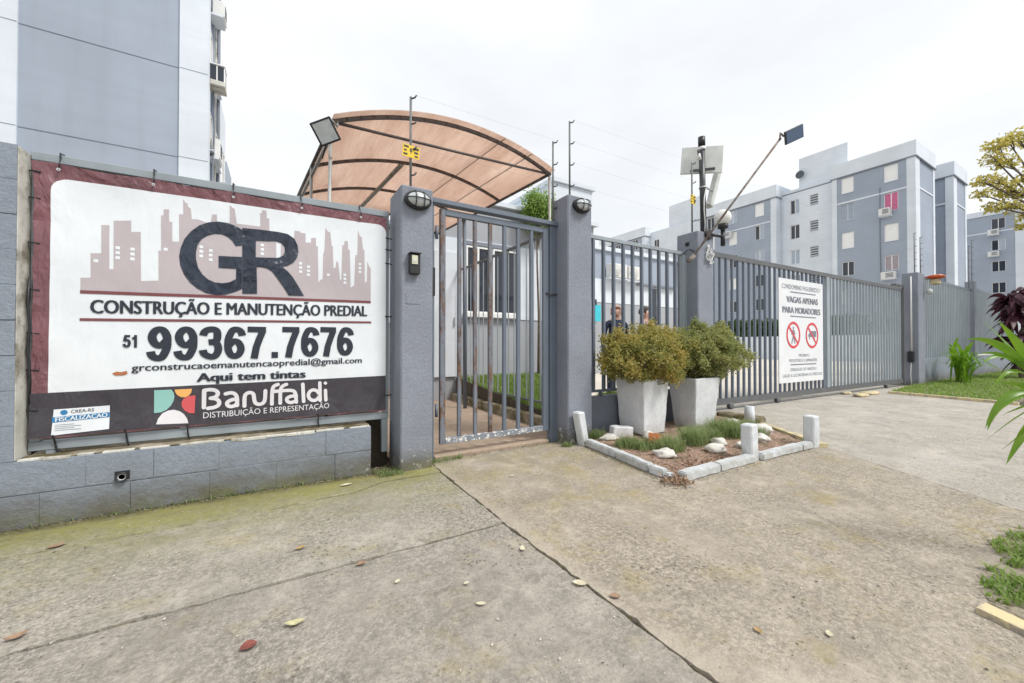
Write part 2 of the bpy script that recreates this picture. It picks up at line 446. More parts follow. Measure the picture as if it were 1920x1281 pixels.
# foliage: colour differs from leaf to leaf
def mk_leaf(name, cols, scale=28.0, trans=0.35, rough=0.5):
    m, t, b = new_mat(name)
    n = NB(t)
    r = t.nodes.new("ShaderNodeValToRGB")
    e = r.color_ramp.elements
    e[0].color = (*cols[0], 1); e[0].position = 0.28
    e[1].color = (*cols[-1], 1); e[1].position = 0.74
    for i, cc in enumerate(cols[1:-1]):
        el = e.new(0.28 + 0.46 * (i + 1) / (len(cols) - 1))
        el.color = (*cc, 1)
    f = n.math('ADD', n.math('MULTIPLY', n.noise(scale, 2), 0.5), n.math('MULTIPLY', n.noise(scale * 0.14, 3), 0.5))
    t.links.new(f, r.inputs['Fac'])
    t.links.new(r.outputs['Color'], b.inputs['Base Color'])
    b.inputs['Roughness'].default_value = rough
    tr = t.nodes.new("ShaderNodeBsdfTranslucent")
    t.links.new(r.outputs['Color'], tr.inputs['Color'])
    ms = t.nodes.new("ShaderNodeMixShader")
    ms.inputs[0].default_value = trans
    t.links.new(b.outputs[0], ms.inputs[1])
    t.links.new(tr.outputs[0], ms.inputs[2])
    t.links.new(ms.outputs[0], t.nodes.get("Material Output").inputs['Surface'])
    return m
M['lf_bush'] = mk_leaf('pot shrub leaf', [(0.15, 0.20, 0.07), (0.34, 0.35, 0.11), (0.54, 0.44, 0.13), (0.58, 0.36, 0.09)], 24, 0.5)
M['lf_bush2'] = mk_leaf('greener pot shrub leaf', [(0.14, 0.19, 0.07), (0.30, 0.34, 0.12), (0.47, 0.46, 0.18), (0.54, 0.40, 0.14)], 24, 0.5)
M['lf_grass'] = mk_leaf('lawn grass', [(0.13, 0.23, 0.04), (0.25, 0.37, 0.08), (0.42, 0.49, 0.16)], 20, 0.45)
M['lf_tuft'] = mk_leaf('bed grass', [(0.15, 0.21, 0.08), (0.29, 0.37, 0.15), (0.48, 0.50, 0.28)], 30, 0.5)
M['lf_palm'] = mk_leaf('strap leaf', [(0.09, 0.22, 0.015), (0.16, 0.32, 0.02), (0.33, 0.46, 0.06)], 6, 0.45, 0.35)
M['lf_purple'] = mk_leaf('burgundy leaf', [(0.035, 0.012, 0.02), (0.07, 0.02, 0.035), (0.15, 0.04, 0.06)], 9, 0.3)
M['lf_tree'] = mk_leaf('yellowing tree leaf', [(0.34, 0.33, 0.07), (0.56, 0.50, 0.13), (0.74, 0.63, 0.23)], 5, 0.55)
M['lf_green'] = mk_leaf('feathery green leaf', [(0.16, 0.28, 0.05), (0.29, 0.43, 0.10), (0.46, 0.56, 0.20)], 7, 0.5)
M['lf_hedge'] = mk_leaf('dark hedge leaf', [(0.025, 0.06, 0.015), (0.05, 0.10, 0.025), (0.09, 0.16, 0.04)], 4, 0.3)
M['bark'] = surf('bark', (0.16, 0.13, 0.10), 0.95, 0.3, 9, bump=0.6, bs=30, bd=0.02)
M['skin'] = surf('skin', (0.50, 0.30, 0.22), 0.55, 0.05, 8)
M['cloth_navy'] = surf('navy cloth', (0.03, 0.04, 0.075), 0.9, 0.2, 9)
M['cloth_rose'] = surf('dusty rose cloth', (0.42, 0.30, 0.31), 0.9, 0.15, 9)
M['hair'] = surf('brown hair', (0.045, 0.03, 0.02), 0.7, 0.2, 30)
for k_, col_ in dict(leaf_red=(0.22, 0.065, 0.05), leaf_brown=(0.30, 0.195, 0.125), leaf_pale=(0.58, 0.53, 0.38), leaf_yel=(0.50, 0.47, 0.27), leaf_or=(0.40, 0.27, 0.12)).items():
    M[k_] = surf(k_.replace('leaf_', 'dry leaf '), col_, 0.7, 0.25, 60)

# ------------------------------------------------------------------ object helpers
def tag(o, label=None, cat=None, group=None, kind=None):
    if label: o['label'] = label
    if cat: o['category'] = cat
    if group: o['group'] = group
    if kind: o['kind'] = kind
    return o

def wloc(o):
    v = o.location.copy()
    while o.parent:
        o = o.parent
        v = v + o.location
    return v

def link(name, me, mat, parent=None, loc=(0, 0, 0)):
    """one mesh object; loc is a world position"""
    o = bpy.data.objects.new(name, me)
    COL.objects.link(o)
    if mat and not me.materials:
        me.materials.append(M[mat] if isinstance(mat, str) else mat)
    v = Vector(loc)
    if parent:
        o.parent = parent
        v = v - wloc(parent)
    o.location = v
    return o

def thing(name, label, cat, loc, group=None):
    o = bpy.data.objects.new(name, None)
    COL.objects.link(o)
    o.location = loc
    o.empty_display_size = 0.1
    return tag(o, label, cat, group)

class MB:
    def __init__(s):
        s.bm = bmesh.new()
    def face(s, vs):
        try:
            return s.bm.faces.new(vs)
        except ValueError:
            return None
    def box(s, x0, x1, y0, y1, z0, z1, bev=0.0):
        b = s.bm
        v = [b.verts.new(p) for p in ((x0, y0, z0), (x1, y0, z0), (x1, y1, z0), (x0, y1, z0), (x0, y0, z1), (x1, y0, z1), (x1, y1, z1), (x0, y1, z1))]
        fs = [b.faces.new([v[i] for i in q]) for q in ((0, 3, 2, 1), (4, 5, 6, 7), (0, 1, 5, 4), (1, 2, 6, 5), (2, 3, 7, 6), (3, 0, 4, 7))]
        if bev:
            es = set(e for f in fs for e in f.edges)
            bmesh.ops.bevel(b, geom=list(es), offset=bev, segments=1, affect='EDGES', profile=0.5)
        return s
    def obox(s, c, size, mat3, bev=0.0):
        n0 = len(s.bm.verts)
        old = set(s.bm.verts)
        hx, hy, hz = size[0] / 2, size[1] / 2, size[2] / 2
        s.box(-hx, hx, -hy, hy, -hz, hz, bev)
        for v in s.bm.verts:
            if v not in old:
                v.co = Vector(c) + mat3 @ v.co
        return s
    def bar(s, a, b, wd, dp=None, up=(0, 0, 1)):
        """rectangular bar from a to b"""
        a, b = Vector(a), Vector(b)
        d = (b - a)
        z = d.normalized()
        u = Vector(up)
        if abs(z.dot(u)) > 0.95:
            u = Vector((0, 1, 0))
        x = u.cross(z).normalized()
        y = z.cross(x)
        m = Matrix((x, y, z)).transposed()
        return s.obox((a + b) / 2, (wd, dp or wd, d.length), m)
    def tube(s, pts, r, seg=8, caps=True):
        pts = [Vector(p) for p in pts]
        rs = r if isinstance(r, (list, tuple)) else [r] * len(pts)
        rings = []
        for i, p in enumerate(pts):
            d = (pts[min(i + 1, len(pts) - 1)] - pts[max(i - 1, 0)]).normalized()
            u = Vector((0, 0, 1)) if abs(d.z) < 0.9 else Vector((0, 1, 0))
            x = d.cross(u).normalized()
            y = d.cross(x).normalized()
            rings.append([s.bm.verts.new(p + rs[i] * (math.cos(2 * math.pi * k / seg) * x + math.sin(2 * math.pi * k / seg) * y)) for k in range(seg)])
        for a, b in zip(rings, rings[1:]):
            for k in range(seg):
                f = s.face((a[k], a[(k + 1) % seg], b[(k + 1) % seg], b[k]))
                if f and seg > 5: f.smooth = True
        if caps:
            s.face(rings[0][::-1]); s.face(rings[-1])
        return s
    def lathe(s, prof, c=(0, 0, 0), seg=20, axis=Matrix.Identity(3)):
        """profile (r, h) turned about the local Z of axis"""
        rings = []
        for r, h in prof:
            rings.append([s.bm.verts.new(Vector(c) + axis @ Vector((r * math.cos(2 * math.pi * k / seg), r * math.sin(2 * math.pi * k / seg), h))) for k in range(seg)])
        for a, b in zip(rings, rings[1:]):
            for k in range(seg):
                f = s.face((a[k], a[(k + 1) % seg], b[(k + 1) % seg], b[k]))
                if f: f.smooth = True
        s.face(rings[0][::-1]); s.face(rings[-1])
        return s
    def prism(s, poly, z0, z1):
        """poly in XY, extruded in Z"""
        a = [s.bm.verts.new((x, y, z0)) for x, y in poly]
        b = [s.bm.verts.new((x, y, z1)) for x, y in poly]
        s.face(a[::-1]); s.face(b)
        n = len(poly)
        for i in range(n):
            s.face((a[i], a[(i + 1) % n], b[(i + 1) % n], b[i]))
        return s
    def wob(s, amp, freq, seed=0.0):
        for v in s.bm.verts:
            v.co += amp * mnoise.noise_vector(v.co * freq + Vector((seed, seed * 1.7, -seed)))
        return s
    def mesh(s, name, center=True):
        bmesh.ops.recalc_face_normals(s.bm, faces=s.bm.faces)
        vs = [v.co for v in s.bm.verts]
        c = Vector((0, 0, 0))
        if center and vs:
            lo = Vector((min(v.x for v in vs), min(v.y for v in vs), min(v.z for v in vs)))
            hi = Vector((max(v.x for v in vs), max(v.y for v in vs), max(v.z for v in vs)))
            c = (lo + hi) / 2
            for v in s.bm.verts:
                v.co -= c
        me = bpy.data.meshes.new(name)
        s.bm.to_mesh(me)
        s.bm.free()
        return me, c
    def build(s, name, mat, parent=None):
        me, c = s.mesh(name)
        return link(name, me, mat, parent, c)

def rows(name, me, mat, parent, locs):
    out = []
    for p in locs:
        out.append(link(name, me, mat, parent, p))
    return out

def quick(name, verts, faces, mat, parent=None, smooth=False):
    me = bpy.data.meshes.new(name)
    me.from_pydata(verts, [], faces)
    if smooth:
        for p in me.polygons: p.use_smooth = True
    return link(name, me, mat, parent)

# scatter of small leaf faces
def leaves_mesh(name, pts, size, aspect=0.5, rnd=random, up=0.3, fold=True):
    vs, fs = [], []
    for p in pts:
        s = size * rnd.uniform(0.65, 1.35)
        d = Vector((rnd.gauss(0, 1), rnd.gauss(0, 1), rnd.gauss(up, 0.8))).normalized()
        n = Vector((rnd.gauss(0, 1), rnd.gauss(0, 1), rnd.gauss(0.5, 1))).normalized()
        x = d.cross(n)
        if x.length < 1e-3: continue
        x.normalize()
        i = len(vs)
        p = Vector(p)
        a = s * aspect * 0.5
        nn = x.cross(d) * (s * 0.12)
        vs += [p, p + d * s * 0.5 + x * a + nn, p + d * s, p + d * s * 0.5 - x * a + nn]
        fs.append((i, i + 1, i + 2, i + 3))
    me = bpy.data.meshes.new(name)
    me.from_pydata([tuple(v) for v in vs], [], fs)
    return me

def blades_mesh(name, roots, h, wd, rnd=random, lean=0.5):
    vs, fs = [], []
    for p in roots:
        p = Vector(p)
        a = rnd.uniform(0, 2 * math.pi)
        hh = h * rnd.uniform(0.5, 1.3)
        l = lean * hh * rnd.uniform(0.2, 1.2)
        d = Vector((math.cos(a), math.sin(a), 0))
        x = Vector((-d.y, d.x, 0)) * wd * rnd.uniform(0.6, 1.2)
        i = len(vs)
        m = p + d * l * 0.3 + Vector((0, 0, hh * 0.6))
        vs += [p - x, p + x, m + x * 0.8, m - x * 0.8, p + d * l + Vector((0, 0, hh * 0.95))]
        fs += [(i, i + 1, i + 2, i + 3), (i + 3, i + 2, i + 4)]
    me = bpy.data.meshes.new(name)
    me.from_pydata([tuple(v) for v in vs], [], fs)
    return me

def strap_mesh(leaves, seg=8, fold=0.25):
    """leaves: list of (list of points, width)"""
    vs, fs = [], []
    for it in leaves:
        pts, wd = it[0], it[1]
        roll = it[2] if len(it) > 2 else 0.0
        pts = [Vector(p) for p in pts]
        # resample as a quadratic bezier when three points are given
        if len(pts) == 3:
            a, b, c = pts
            pts = [(1 - t) ** 2 * a + 2 * t * (1 - t) * b + t * t * c for t in [k / seg for k in range(seg + 1)]]
        n = len(pts)
        base = len(vs)
        for i, p in enumerate(pts):
            t = i / (n - 1)
            d = (pts[min(i + 1, n - 1)] - pts[max(i - 1, 0)]).normalized()
            x = d.cross(Vector((0, 0, 1)))
            if x.length < 1e-3: x = Vector((1, 0, 0))
            x.normalize()
            if roll: x = Matrix.Rotation(roll, 3, d) @ x
            u = x.cross(d)
            k = wd * (0.35 + 1.3 * t) if t < 0.5 else wd * 2 * (1 - t) ** 0.8
            k = min(k, wd) + 0.0004
            vs += [tuple(p - x * k + u * k * fold), tuple(p), tuple(p + x * k + u * k * fold)]
        for i in range(n - 1):
            q = base + 3 * i
            fs += [(q, q + 1, q + 4, q + 3), (q + 1, q + 2, q + 5, q + 4)]
    me = bpy.data.meshes.new('strap')
    me.from_pydata(vs, [], fs)
    for p in me.polygons: p.use_smooth = True
    return me

# text and flat print -------------------------------------------------------
def text_bm(s, off=0.0, spacing=1.0):
    cu = bpy.data.curves.new('txt', 'FONT')
    cu.body = s
    cu.size = 1.0
    cu.offset = off
    cu.space_character = spacing
    cu.resolution_u = 3
    ob = bpy.data.objects.new('txt', cu)
    COL.objects.link(ob)
    dg = bpy.context.evaluated_depsgraph_get()
    me = bpy.data.meshes.new_from_object(ob.evaluated_get(dg))
    bpy.data.objects.remove(ob)
    bpy.data.curves.remove(cu)
    bm = bmesh.new()
    bm.from_mesh(me)
    bpy.data.meshes.remove(me)
    return bm

def loops_bm(loops):
    cu = bpy.data.curves.new('lp', 'CURVE')
    cu.dimensions = '2D'
    cu.fill_mode = 'BOTH'
    for lp in loops:
        sp = cu.splines.new('POLY')
        sp.points.add(len(lp) - 1)
        for q, p in zip(sp.points, lp):
            q.co = (p[0], p[1], 0, 1)
        sp.use_cyclic_u = True
    ob = bpy.data.objects.new('lp', cu)
    COL.objects.link(ob)
    dg = bpy.context.evaluated_depsgraph_get()
    me = bpy.data.meshes.new_from_object(ob.evaluated_get(dg))
    bpy.data.objects.remove(ob)
    bpy.data.curves.remove(cu)
    bm = bmesh.new()
    bm.from_mesh(me)
    bpy.data.meshes.remove(me)
    return bm

_cap = {}
def cap_h(off):
    if off not in _cap:
        b = text_bm('H', off)
        ys = [v.co.y for v in b.verts]
        _cap[off] = (min(ys), max(ys))
        b.free()
    return _cap[off]

def fit_text(s, x0, x1, zb, cap, off=0.0, slope=0.0, spacing=1.0):
    """text between x0 and x1, baseline at zb, capitals cap high, in the XZ plane"""
    bm = text_bm(s, off, spacing)
    lo, hi = cap_h(off)
    xs = [v.co.x for v in bm.verts]
    a, b = min(xs), max(xs)
    for v in bm.verts:
        x = x0 + (v.co.x - a) / (b - a) * (x1 - x0)
        z = zb + (v.co.y - lo) / (hi - lo) * cap + slope * (x - x0)
        v.co = Vector((x, z, 0))
    return bm

def put_print(bm, name, mat, parent, place, grid=None):
    """bm holds x,z in co.x,co.y; place(x,z)->world point"""
    if grid:
        xs = [v.co.x for v in bm.verts]; zs = [v.co.y for v in bm.verts]
        for ax, lo, hi in ((0, min(xs), max(xs)), (1, min(zs), max(zs))):
            k = math.floor(lo / grid) + 1
            while k * grid < hi:
                co = (k * grid, 0, 0) if ax == 0 else (0, k * grid, 0)
                no = (1, 0, 0) if ax == 0 else (0, 1, 0)
                bmesh.ops.bisect_plane(bm, geom=bm.verts[:] + bm.edges[:] + bm.faces[:], plane_co=co, plane_no=no)
                k += 1
    for v in bm.verts:
        v.co = Vector(place(v.co.x, v.co.y)) - Vector((0, v.co.z, 0))
    m = MB(); m.bm.free(); m.bm = bm
    me, c = m.mesh(name)
    return link(name, me, mat, parent, c)

def word_bms(bm, gap):
    """split set text into one mesh per word by the blank columns between them"""
    seen, isl = set(), []
    for f in bm.faces:
        if f in seen: continue
        st, comp = [f], []
        seen.add(f)
        while st:
            q = st.pop(); comp.append(q)
            for e in q.edges:
                for o in e.link_faces:
                    if o not in seen: seen.add(o); st.append(o)
        xs = [v.co.x for q in comp for v in q.verts]
        isl.append((min(xs), max(xs), comp))
    isl.sort(key=lambda t: t[0])
    groups = []
    for a, b, comp in isl:
        if groups and a - groups[-1][0] < gap:
            groups[-1][0] = max(groups[-1][0], b); groups[-1][1] += comp
        else:
            groups.append([b, list(comp)])
    out = []
    for _, comp in groups:
        nb, mp_ = bmesh.new(), {}
        for q in comp:
            vs = []
            for v in q.verts:
                if v not in mp_: mp_[v] = nb.verts.new(v.co)
                vs.append(mp_[v])
            try: nb.faces.new(vs)
            except ValueError: pass
        out.append(nb)
    bm.free()
    return out

def strip_bm(pts, wd, lift=0.0, smooth=True):
    """stroke of constant width laid down as a strip that climbs slightly, so that it can cross itself"""
    P = [Vector(p) for p in pts]
    if len(P) > 3 and smooth:
        for _ in range(3):
            Q = [P[0]]
            for a, b in zip(P, P[1:]):
                Q += [a * 0.75 + b * 0.25, a * 0.25 + b * 0.75]
            Q.append(P[-1]); P = Q
    bm = bmesh.new(); prev = None
    for i, p in enumerate(P):
        d = (P[min(i + 1, len(P) - 1)] - P[max(i - 1, 0)]).normalized()
        n = Vector((-d.y, d.x)); z = lift * i / (len(P) - 1)
        a, b = p + n * wd, p - n * wd
        cur = (bm.verts.new((a.x, a.y, z)), bm.verts.new((b.x, b.y, z)))
        if prev: bm.faces.new((prev[0], prev[1], cur[1], cur[0]))
        prev = cur
    return bm

def rect(x0, x1, z0, z1):
    return [(x0, z0), (x1, z0), (x1, z1), (x0, z1)]

def rrect(x0, x1, z0, z1, r, n=5, corners=(1, 1, 1, 1)):
    """corners: bl, br, tr, tl"""
    out = []
    for (cx, cz, a0, on, px_, pz_) in ((x0 + r, z0 + r, 180, corners[0], x0, z0), (x1 - r, z0 + r, 270, corners[1], x1, z0), (x1 - r, z1 - r, 0, corners[2], x1, z1), (x0 + r, z1 - r, 90, corners[3], x0, z1)):
        if on:
            out += [(cx + r * math.cos(R(a0 + 90 * i / n)), cz + r * math.sin(R(a0 + 90 * i / n))) for i in range(n + 1)]
        else:
            out.append((px_, pz_))
    return out

def circle(cx, cz, r, n=24, r2=None):
    return [(cx + r * math.cos(2 * math.pi * i / n), cz + (r2 or r) * math.sin(2 * math.pi * i / n)) for i in range(n)]

# ================================================================== SETTING: ground, pavement, yard
g_ = MB()
g_.box(-150, 250, -60, 300, -0.5, -0.045)
tag(g_.build('ground', 'earth'), kind='structure')

def jag(poly, amp=0.004, step=0.09, seed=0.0):
    out = []
    n = len(poly)
    for i in range(n):
        a, b = Vector(poly[i]), Vector(poly[(i + 1) % n])
        k = max(1, int((b - a).length / step)) if (b - a).length < 12 else 1
        nrm = Vector((-(b - a).y, (b - a).x)).normalized()
        for j in range(k):
            p = a + (b - a) * j / k
            e = 0.0 if j == 0 else amp * (mnoise.noise(Vector((p.x * 9, p.y * 9, seed))) + 0.7 * mnoise.noise(Vector((p.x * 37, p.y * 37, seed))))
            out.append((p.x + nrm.x * e, p.y + nrm.y * e))
    return out

pv = MB(); pv.box(-9, 14.1, -3, 4.4, -0.044, -0.022)
pavement = tag(pv.build('pavement', 'soil'), kind='structure')
def slab(poly, mat, z1=0.0, amp=0.006, seed=0.0):
    m = MB(); m.prism(jag(poly, amp * 1.25, 0.032, seed), -0.03, z1)
    return m.build('slab', mat, pavement)
slab([(-9, 2.024), (1.154, 2.048), (1.162, 3.104), (0.715, 3.112), (0.463, 2.982), (0.259, 2.990), (-0.022, 2.960), (-9, 2.95)], 'walk', 0.0, 0.011, 1)
slab([(-9, 2.9505), (-0.022, 2.9605), (0.259, 3.002), (0.463, 2.996), (0.715, 3.128), (1.166, 3.116), (1.19, 3.46), (-9, 3.46)], 'walk', 0.002, 0.006, 2)
slab([(-9, -3), (1.170, -3), (1.172, 0.74), (1.152, 2.030), (-9, 2.010)], 'walk_front', -0.002, 0.010, 3)
slab([(1.188, -3), (2.0, -3), (4.05, 0.49), (4.86, 1.85), (5.45, 2.70), (5.45, 3.45), (1.198, 3.45), (1.178, 3.1), (1.166, 2.04), (1.188, 0.74)], 'walk_gate', 0.0, 0.012, 4)
slab([(2.003, -3), (4.0525, 0.4885), (4.8625, 1.8485), (5.4535, 2.6985), (5.462, 4.39), (14.08, 4.39), (14.08, 3.3), (11.5, 3.25), (11.2, 1.6), (10.5, -3)], 'apron', 0.001, 0.004, 5)

yd = MB(); yd.prism([(3.3, 3.62), (5.46, 3.62), (5.46, 4.41), (110, 4.41), (110, 120), (3.3, 120)], -0.04, -0.004)
tag(yd.build('yard', 'yard'), kind='structure')
pt = MB(); pt.prism(jag([(0.9, 3.58), (2.9, 3.58), (2.9, 12.0), (0.9, 12.0)], 0.003), -0.04, 0.004)
tag(pt.build('garden_path', 'path'), kind='structure')
st_ = MB(); st_.prism([(-60, -60), (200, -60), (200, -3.02), (-60, -3.02)], -0.04, -0.03)
tag(st_.build('road', surf('asphalt', (0.06, 0.06, 0.06), 0.9, 0.2, 2)), kind='structure')

# ================================================================== BUILDINGS
class Face:
    """a facade plane: u runs along it, n points out of it"""
    def __init__(s, kind, pos):
        s.k, s.p = kind, pos
    def box(s, m, u0, u1, n0, n1, z0, z1, bev=0.0):
        if s.k == 'x-': m.box(s.p - n1, s.p - n0, u0, u1, z0, z1, bev)
        elif s.k == 'x+': m.box(s.p + n0, s.p + n1, u0, u1, z0, z1, bev)
        else: m.box(u0, u1, s.p - n1, s.p - n0, z0, z1, bev)
        return m

def window(root, F, uc, wd, z0, z1, style='glass'):
    u0, u1 = uc - wd / 2, uc + wd / 2
    f = 0.055
    m = MB()
    F.box(m, u0, u0 + f, 0.002, 0.035, z0, z1)
    F.box(m, u1 - f, u1, 0.002, 0.035, z0, z1)
    F.box(m, u0 + f, u1 - f, 0.002, 0.035, z1 - f, z1)
    F.box(m, u0 + f, u1 - f, 0.002, 0.035, z0, z0 + f)
    if style != 'louvre':
        F.box(m, uc - 0.03, uc + 0.03, 0.002, 0.03, z0 + f, z1 - f)
    wn = m.build('window', 'win_white' if style not in ('open', 'louvre') else 'alu', root)
    pm = {'glass': 'glass', 'dark': 'glass', 'shut': 'win_white', 'pink': 'pink', 'mauve': 'mauve', 'curtain': 'curtain', 'open': 'b_grey', 'louvre': 'dark_grey', 'half': 'glass'}[style]
    if style == 'louvre':
        F.box(MB(), u0 + f, u1 - f, 0.003, 0.012, z0 + f, z1 - f).build('pane', pm, wn)
        for k in range(4):
            zz = z0 + f + (z1 - z0 - 2 * f) * (k + 0.5) / 4
            F.box(MB(), u0 + f, u1 - f, 0.014, 0.05, zz - 0.06, zz + 0.03).build('slat', 'alu', wn)
    else:
        for j, (a, b) in enumerate(((u0 + f, uc - 0.03), (uc + 0.03, u1 - f))):
            mt = pm
            if style == 'half' and j == 0: mt = 'curtain'
            F.box(MB(), a, b, 0.003, 0.03 if style == 'shut' else 0.012, z0 + f, z1 - f).build('shutter' if style == 'shut' else 'pane', mt, wn)
    F.box(MB(), u0 + 0.004, u1 - 0.004, 0.002, 0.16, z0 + 0.001, z0 + 0.03).build('sill', 'b_white', wn)
    return wn

SKIN = 0.11
def skin(root, F, u0, u1, z0, z1, cols, mat):
    """outer leaf of the wall with real window openings; cols: (centre, width, [(za, zb), ...])"""
    m = MB()
    cols = sorted(cols)
    u = u0
    for uc, wd, rows_ in cols:
        a, b = uc - wd / 2, uc + wd / 2
        F.box(m, u, a, 0.0, SKIN, z0, z1)
        z = z0
        for za, zb in sorted(rows_):
            F.box(m, a, b, 0.0, SKIN, z, za)
            z = zb
        F.box(m, a, b, 0.0, SKIN, z, z1)
        u = b
    F.box(m, u, u1, 0.0, SKIN, z0, z1)
    return m.build('facade_skin', mat, root)

def aircon(F, uc, z0, wd=0.78, ht=0.52, dp=0.55, label='', group='air conditioners on the facades', round_fan=False):
    base = MB(); F.box(base, uc - wd / 2, uc + wd / 2, 0.06, dp, z0, z0 + ht, 0.02)
    me, c = base.mesh('casing')
    t = thing('air_conditioner', label, 'air conditioner', tuple(c), group)
    link('casing', me, 'ac', t, c)
    if round_fan:
        cx = uc - wd * 0.17
        ax = Matrix(((1, 0, 0), (0, 0, -1), (0, 1, 0))) if F.k == 'y-' else Matrix(((0, 0, 1), (0, 1, 0), (-1, 0, 0)))
        ctr = (cx, F.p - dp - 0.005, z0 + ht / 2) if F.k == 'y-' else (F.p - dp - 0.005, cx, z0 + ht / 2)
        MB().lathe([(ht * 0.42, -0.01), (ht * 0.42, 0.01), (ht * 0.36, 0.015), (ht * 0.12, 0.012), (ht * 0.1, 0.02)], ctr, 20, ax).build('fan_grille', 'antenna', t)
    else:
        for k in range(4):
            zz = z0 + ht * (0.2 + 0.17 * k)
            F.box(MB(), uc - wd * 0.4, uc + wd * 0.15, dp + 0.002, dp + 0.012, zz, zz + ht * 0.09).build('vent_slat', 'dark_grey', t)
    F.box(MB(), uc - wd / 2 - 0.04, uc + wd / 2 + 0.04, 0.004, dp * 0.9, z0 - 0.06, z0 - 0.004).build('bracket', 'b_white', t)
    return t

# ---- long apartment block standing end-on to the right
bA = thing('apartment_building', 'long grey and white apartment block with roof towers rising behind the sliding gate', 'building', (50, 20, 0))
FX, FS = Face('x-', 46.5), Face('x-', 47.5)
FYa, FYb = Face('y-', 11.1), Face('y-', 21.95)
PZ = 17.2
def wing(root, x0, x1, y0, y1, pz=PZ, top=18.5):
    MB().box(x0, x1, y0, y1, 0, pz).build('wall', 'b_grey', root)
    MB().box(x0 - 0.19, x1 + 0.12, y0 - 0.12, y1 + 0.12, pz + 0.002, top).build('parapet', 'b_white', root)
    MB().box(x0 - 0.22, x1 + 0.16, y0 - 0.16, y1 + 0.16, pz - 0.10, pz).build('eaves_line', 'b_line', root)
    # white corner pilaster wrapping the near edge
    MB().box(x0 - 0.15, x0 + 0.95, y0 - 0.06, y0 + 0.50, 0, pz - 0.104).build('pilaster', 'b_white', root)
    MB().box(x0 - 0.15, x0 + 0.3, y1 - 0.35, y1 + 0.05, 0, pz - 0.104).build('pilaster', 'b_white', root)
    MB().box(x1 - 0.45, x1 + 0.05, y0 - 0.055, y0 + 0.3, 0, pz - 0.104).build('pilaster', 'b_white', root)
    MB().box(x0 - 0.145, x0 + 0.2, y0 + 0.51, y1 - 0.36, pz - 2.62, pz - 2.48).build('moulding', 'b_white', root)
    MB().box(x0 + 0.96, x1 - 0.46, y0 - 0.05, y0 + 0.2, pz - 2.62, pz - 2.48).build('moulding', 'b_white', root)
wing(bA, 46.5, 51.6, 11.1, 16.85)
MB().box(47.5, 58, 16.86, 21.9, 0, 17.75).build('stair_block', 'b_white', bA)
MB().box(47.36, 58, 16.92, 21.8, 17.32, 17.42).build('eaves_line', 'b_line', bA)
MB().box(48.0, 53.5, 16.2, 20.4, 17.76, 21.05).build('roof_tower', 'b_white', bA)
wing(bA, 46.5, 52.0, 21.95, 31.2)
MB().box(47.5, 58, 31.22, 39.6, 0, 17.75).build('stair_block', 'b_white', bA)
MB().box(48.0, 53.5, 31.6, 36.7, 17.76, 20.9).build('roof_tower', 'b_white', bA)
wing(bA, 46.5, 52.0, 39.65, 49.0)
wing(bA, 55.0, 59.3, 10.55, 16.8)
MB().box(51.7, 55.0, 14.5, 16.7, 0, 17.3).build('wall', 'b_grey', bA)
RW = [(15.5, 16.98), (12.92, 14.52), (10.23, 11.78), (7.65, 9.0), (4.95, 6.3), (2.25, 3.6)]
skin(bA, FX, 11.605, 16.495, 0.0, 17.09, [(12.62, 0.95, RW), (15.7, 0.95, RW)], 'b_grey')
skin(bA, FX, 22.455, 30.845, 0.0, 17.09, [(23.65, 0.98, RW), (26.65, 0.98, RW), (29.4, 0.98, RW)], 'b_grey')
skin(bA, FX, 40.155, 48.645, 0.0, 17.09, [(41.5, 0.98, RW[:5]), (45.0, 0.98, RW[:5])], 'b_grey')
skin(bA, FS, 16.87, 21.89, 0.0, 17.31, [(20.55, 0.88, [(15.1 - 2.68 * k, 16.6 - 2.68 * k) for k in range(6)]), (18.80, 0.74, [(15.52 - 2.68 * k, 16.62 - 2.68 * k) for k in range(6)])], 'b_white')
for uc, styles in ((15.7, ('shut', 'open', 'shut', 'dark', 'curtain', 'dark')), (12.62, ('shut', 'pink', 'shut', 'mauve', 'glass', 'glass'))):
    for (a, b), s_ in zip(RW, styles):
        window(bA, FX, uc, 0.95, a, b, s_)
for k in range(6):
    z1 = 16.6 - 2.68 * k
    window(bA, FS, 20.55, 0.88, z1 - 1.5, z1, 'curtain' if k == 2 else 'half' if k == 0 else 'dark')
    window(bA, FS, 18.80, 0.74, z1 - 1.08, z1 + 0.02, 'louvre')
for uc, styles in ((23.65, ('shut', 'half', 'curtain', 'dark', 'dark', 'dark')), (26.65, ('curtain', 'shut', 'glass', 'shut', 'glass', 'dark')), (29.4, ('glass', 'shut', 'glass', 'glass', 'dark', 'dark'))):
    for (a, b), s_ in zip(RW, styles):
        window(bA, FX, uc, 0.98, a, b, s_)
for uc in (41.5, 45.0):
    for (a, b) in RW[:5]:
        window(bA, FX, uc, 0.98, a, b, 'dark')
for k in range(4):
    window(bA, FS, 38.4, 0.9, 15.1 - 2.68 * k, 16.5 - 2.68 * k, 'dark')
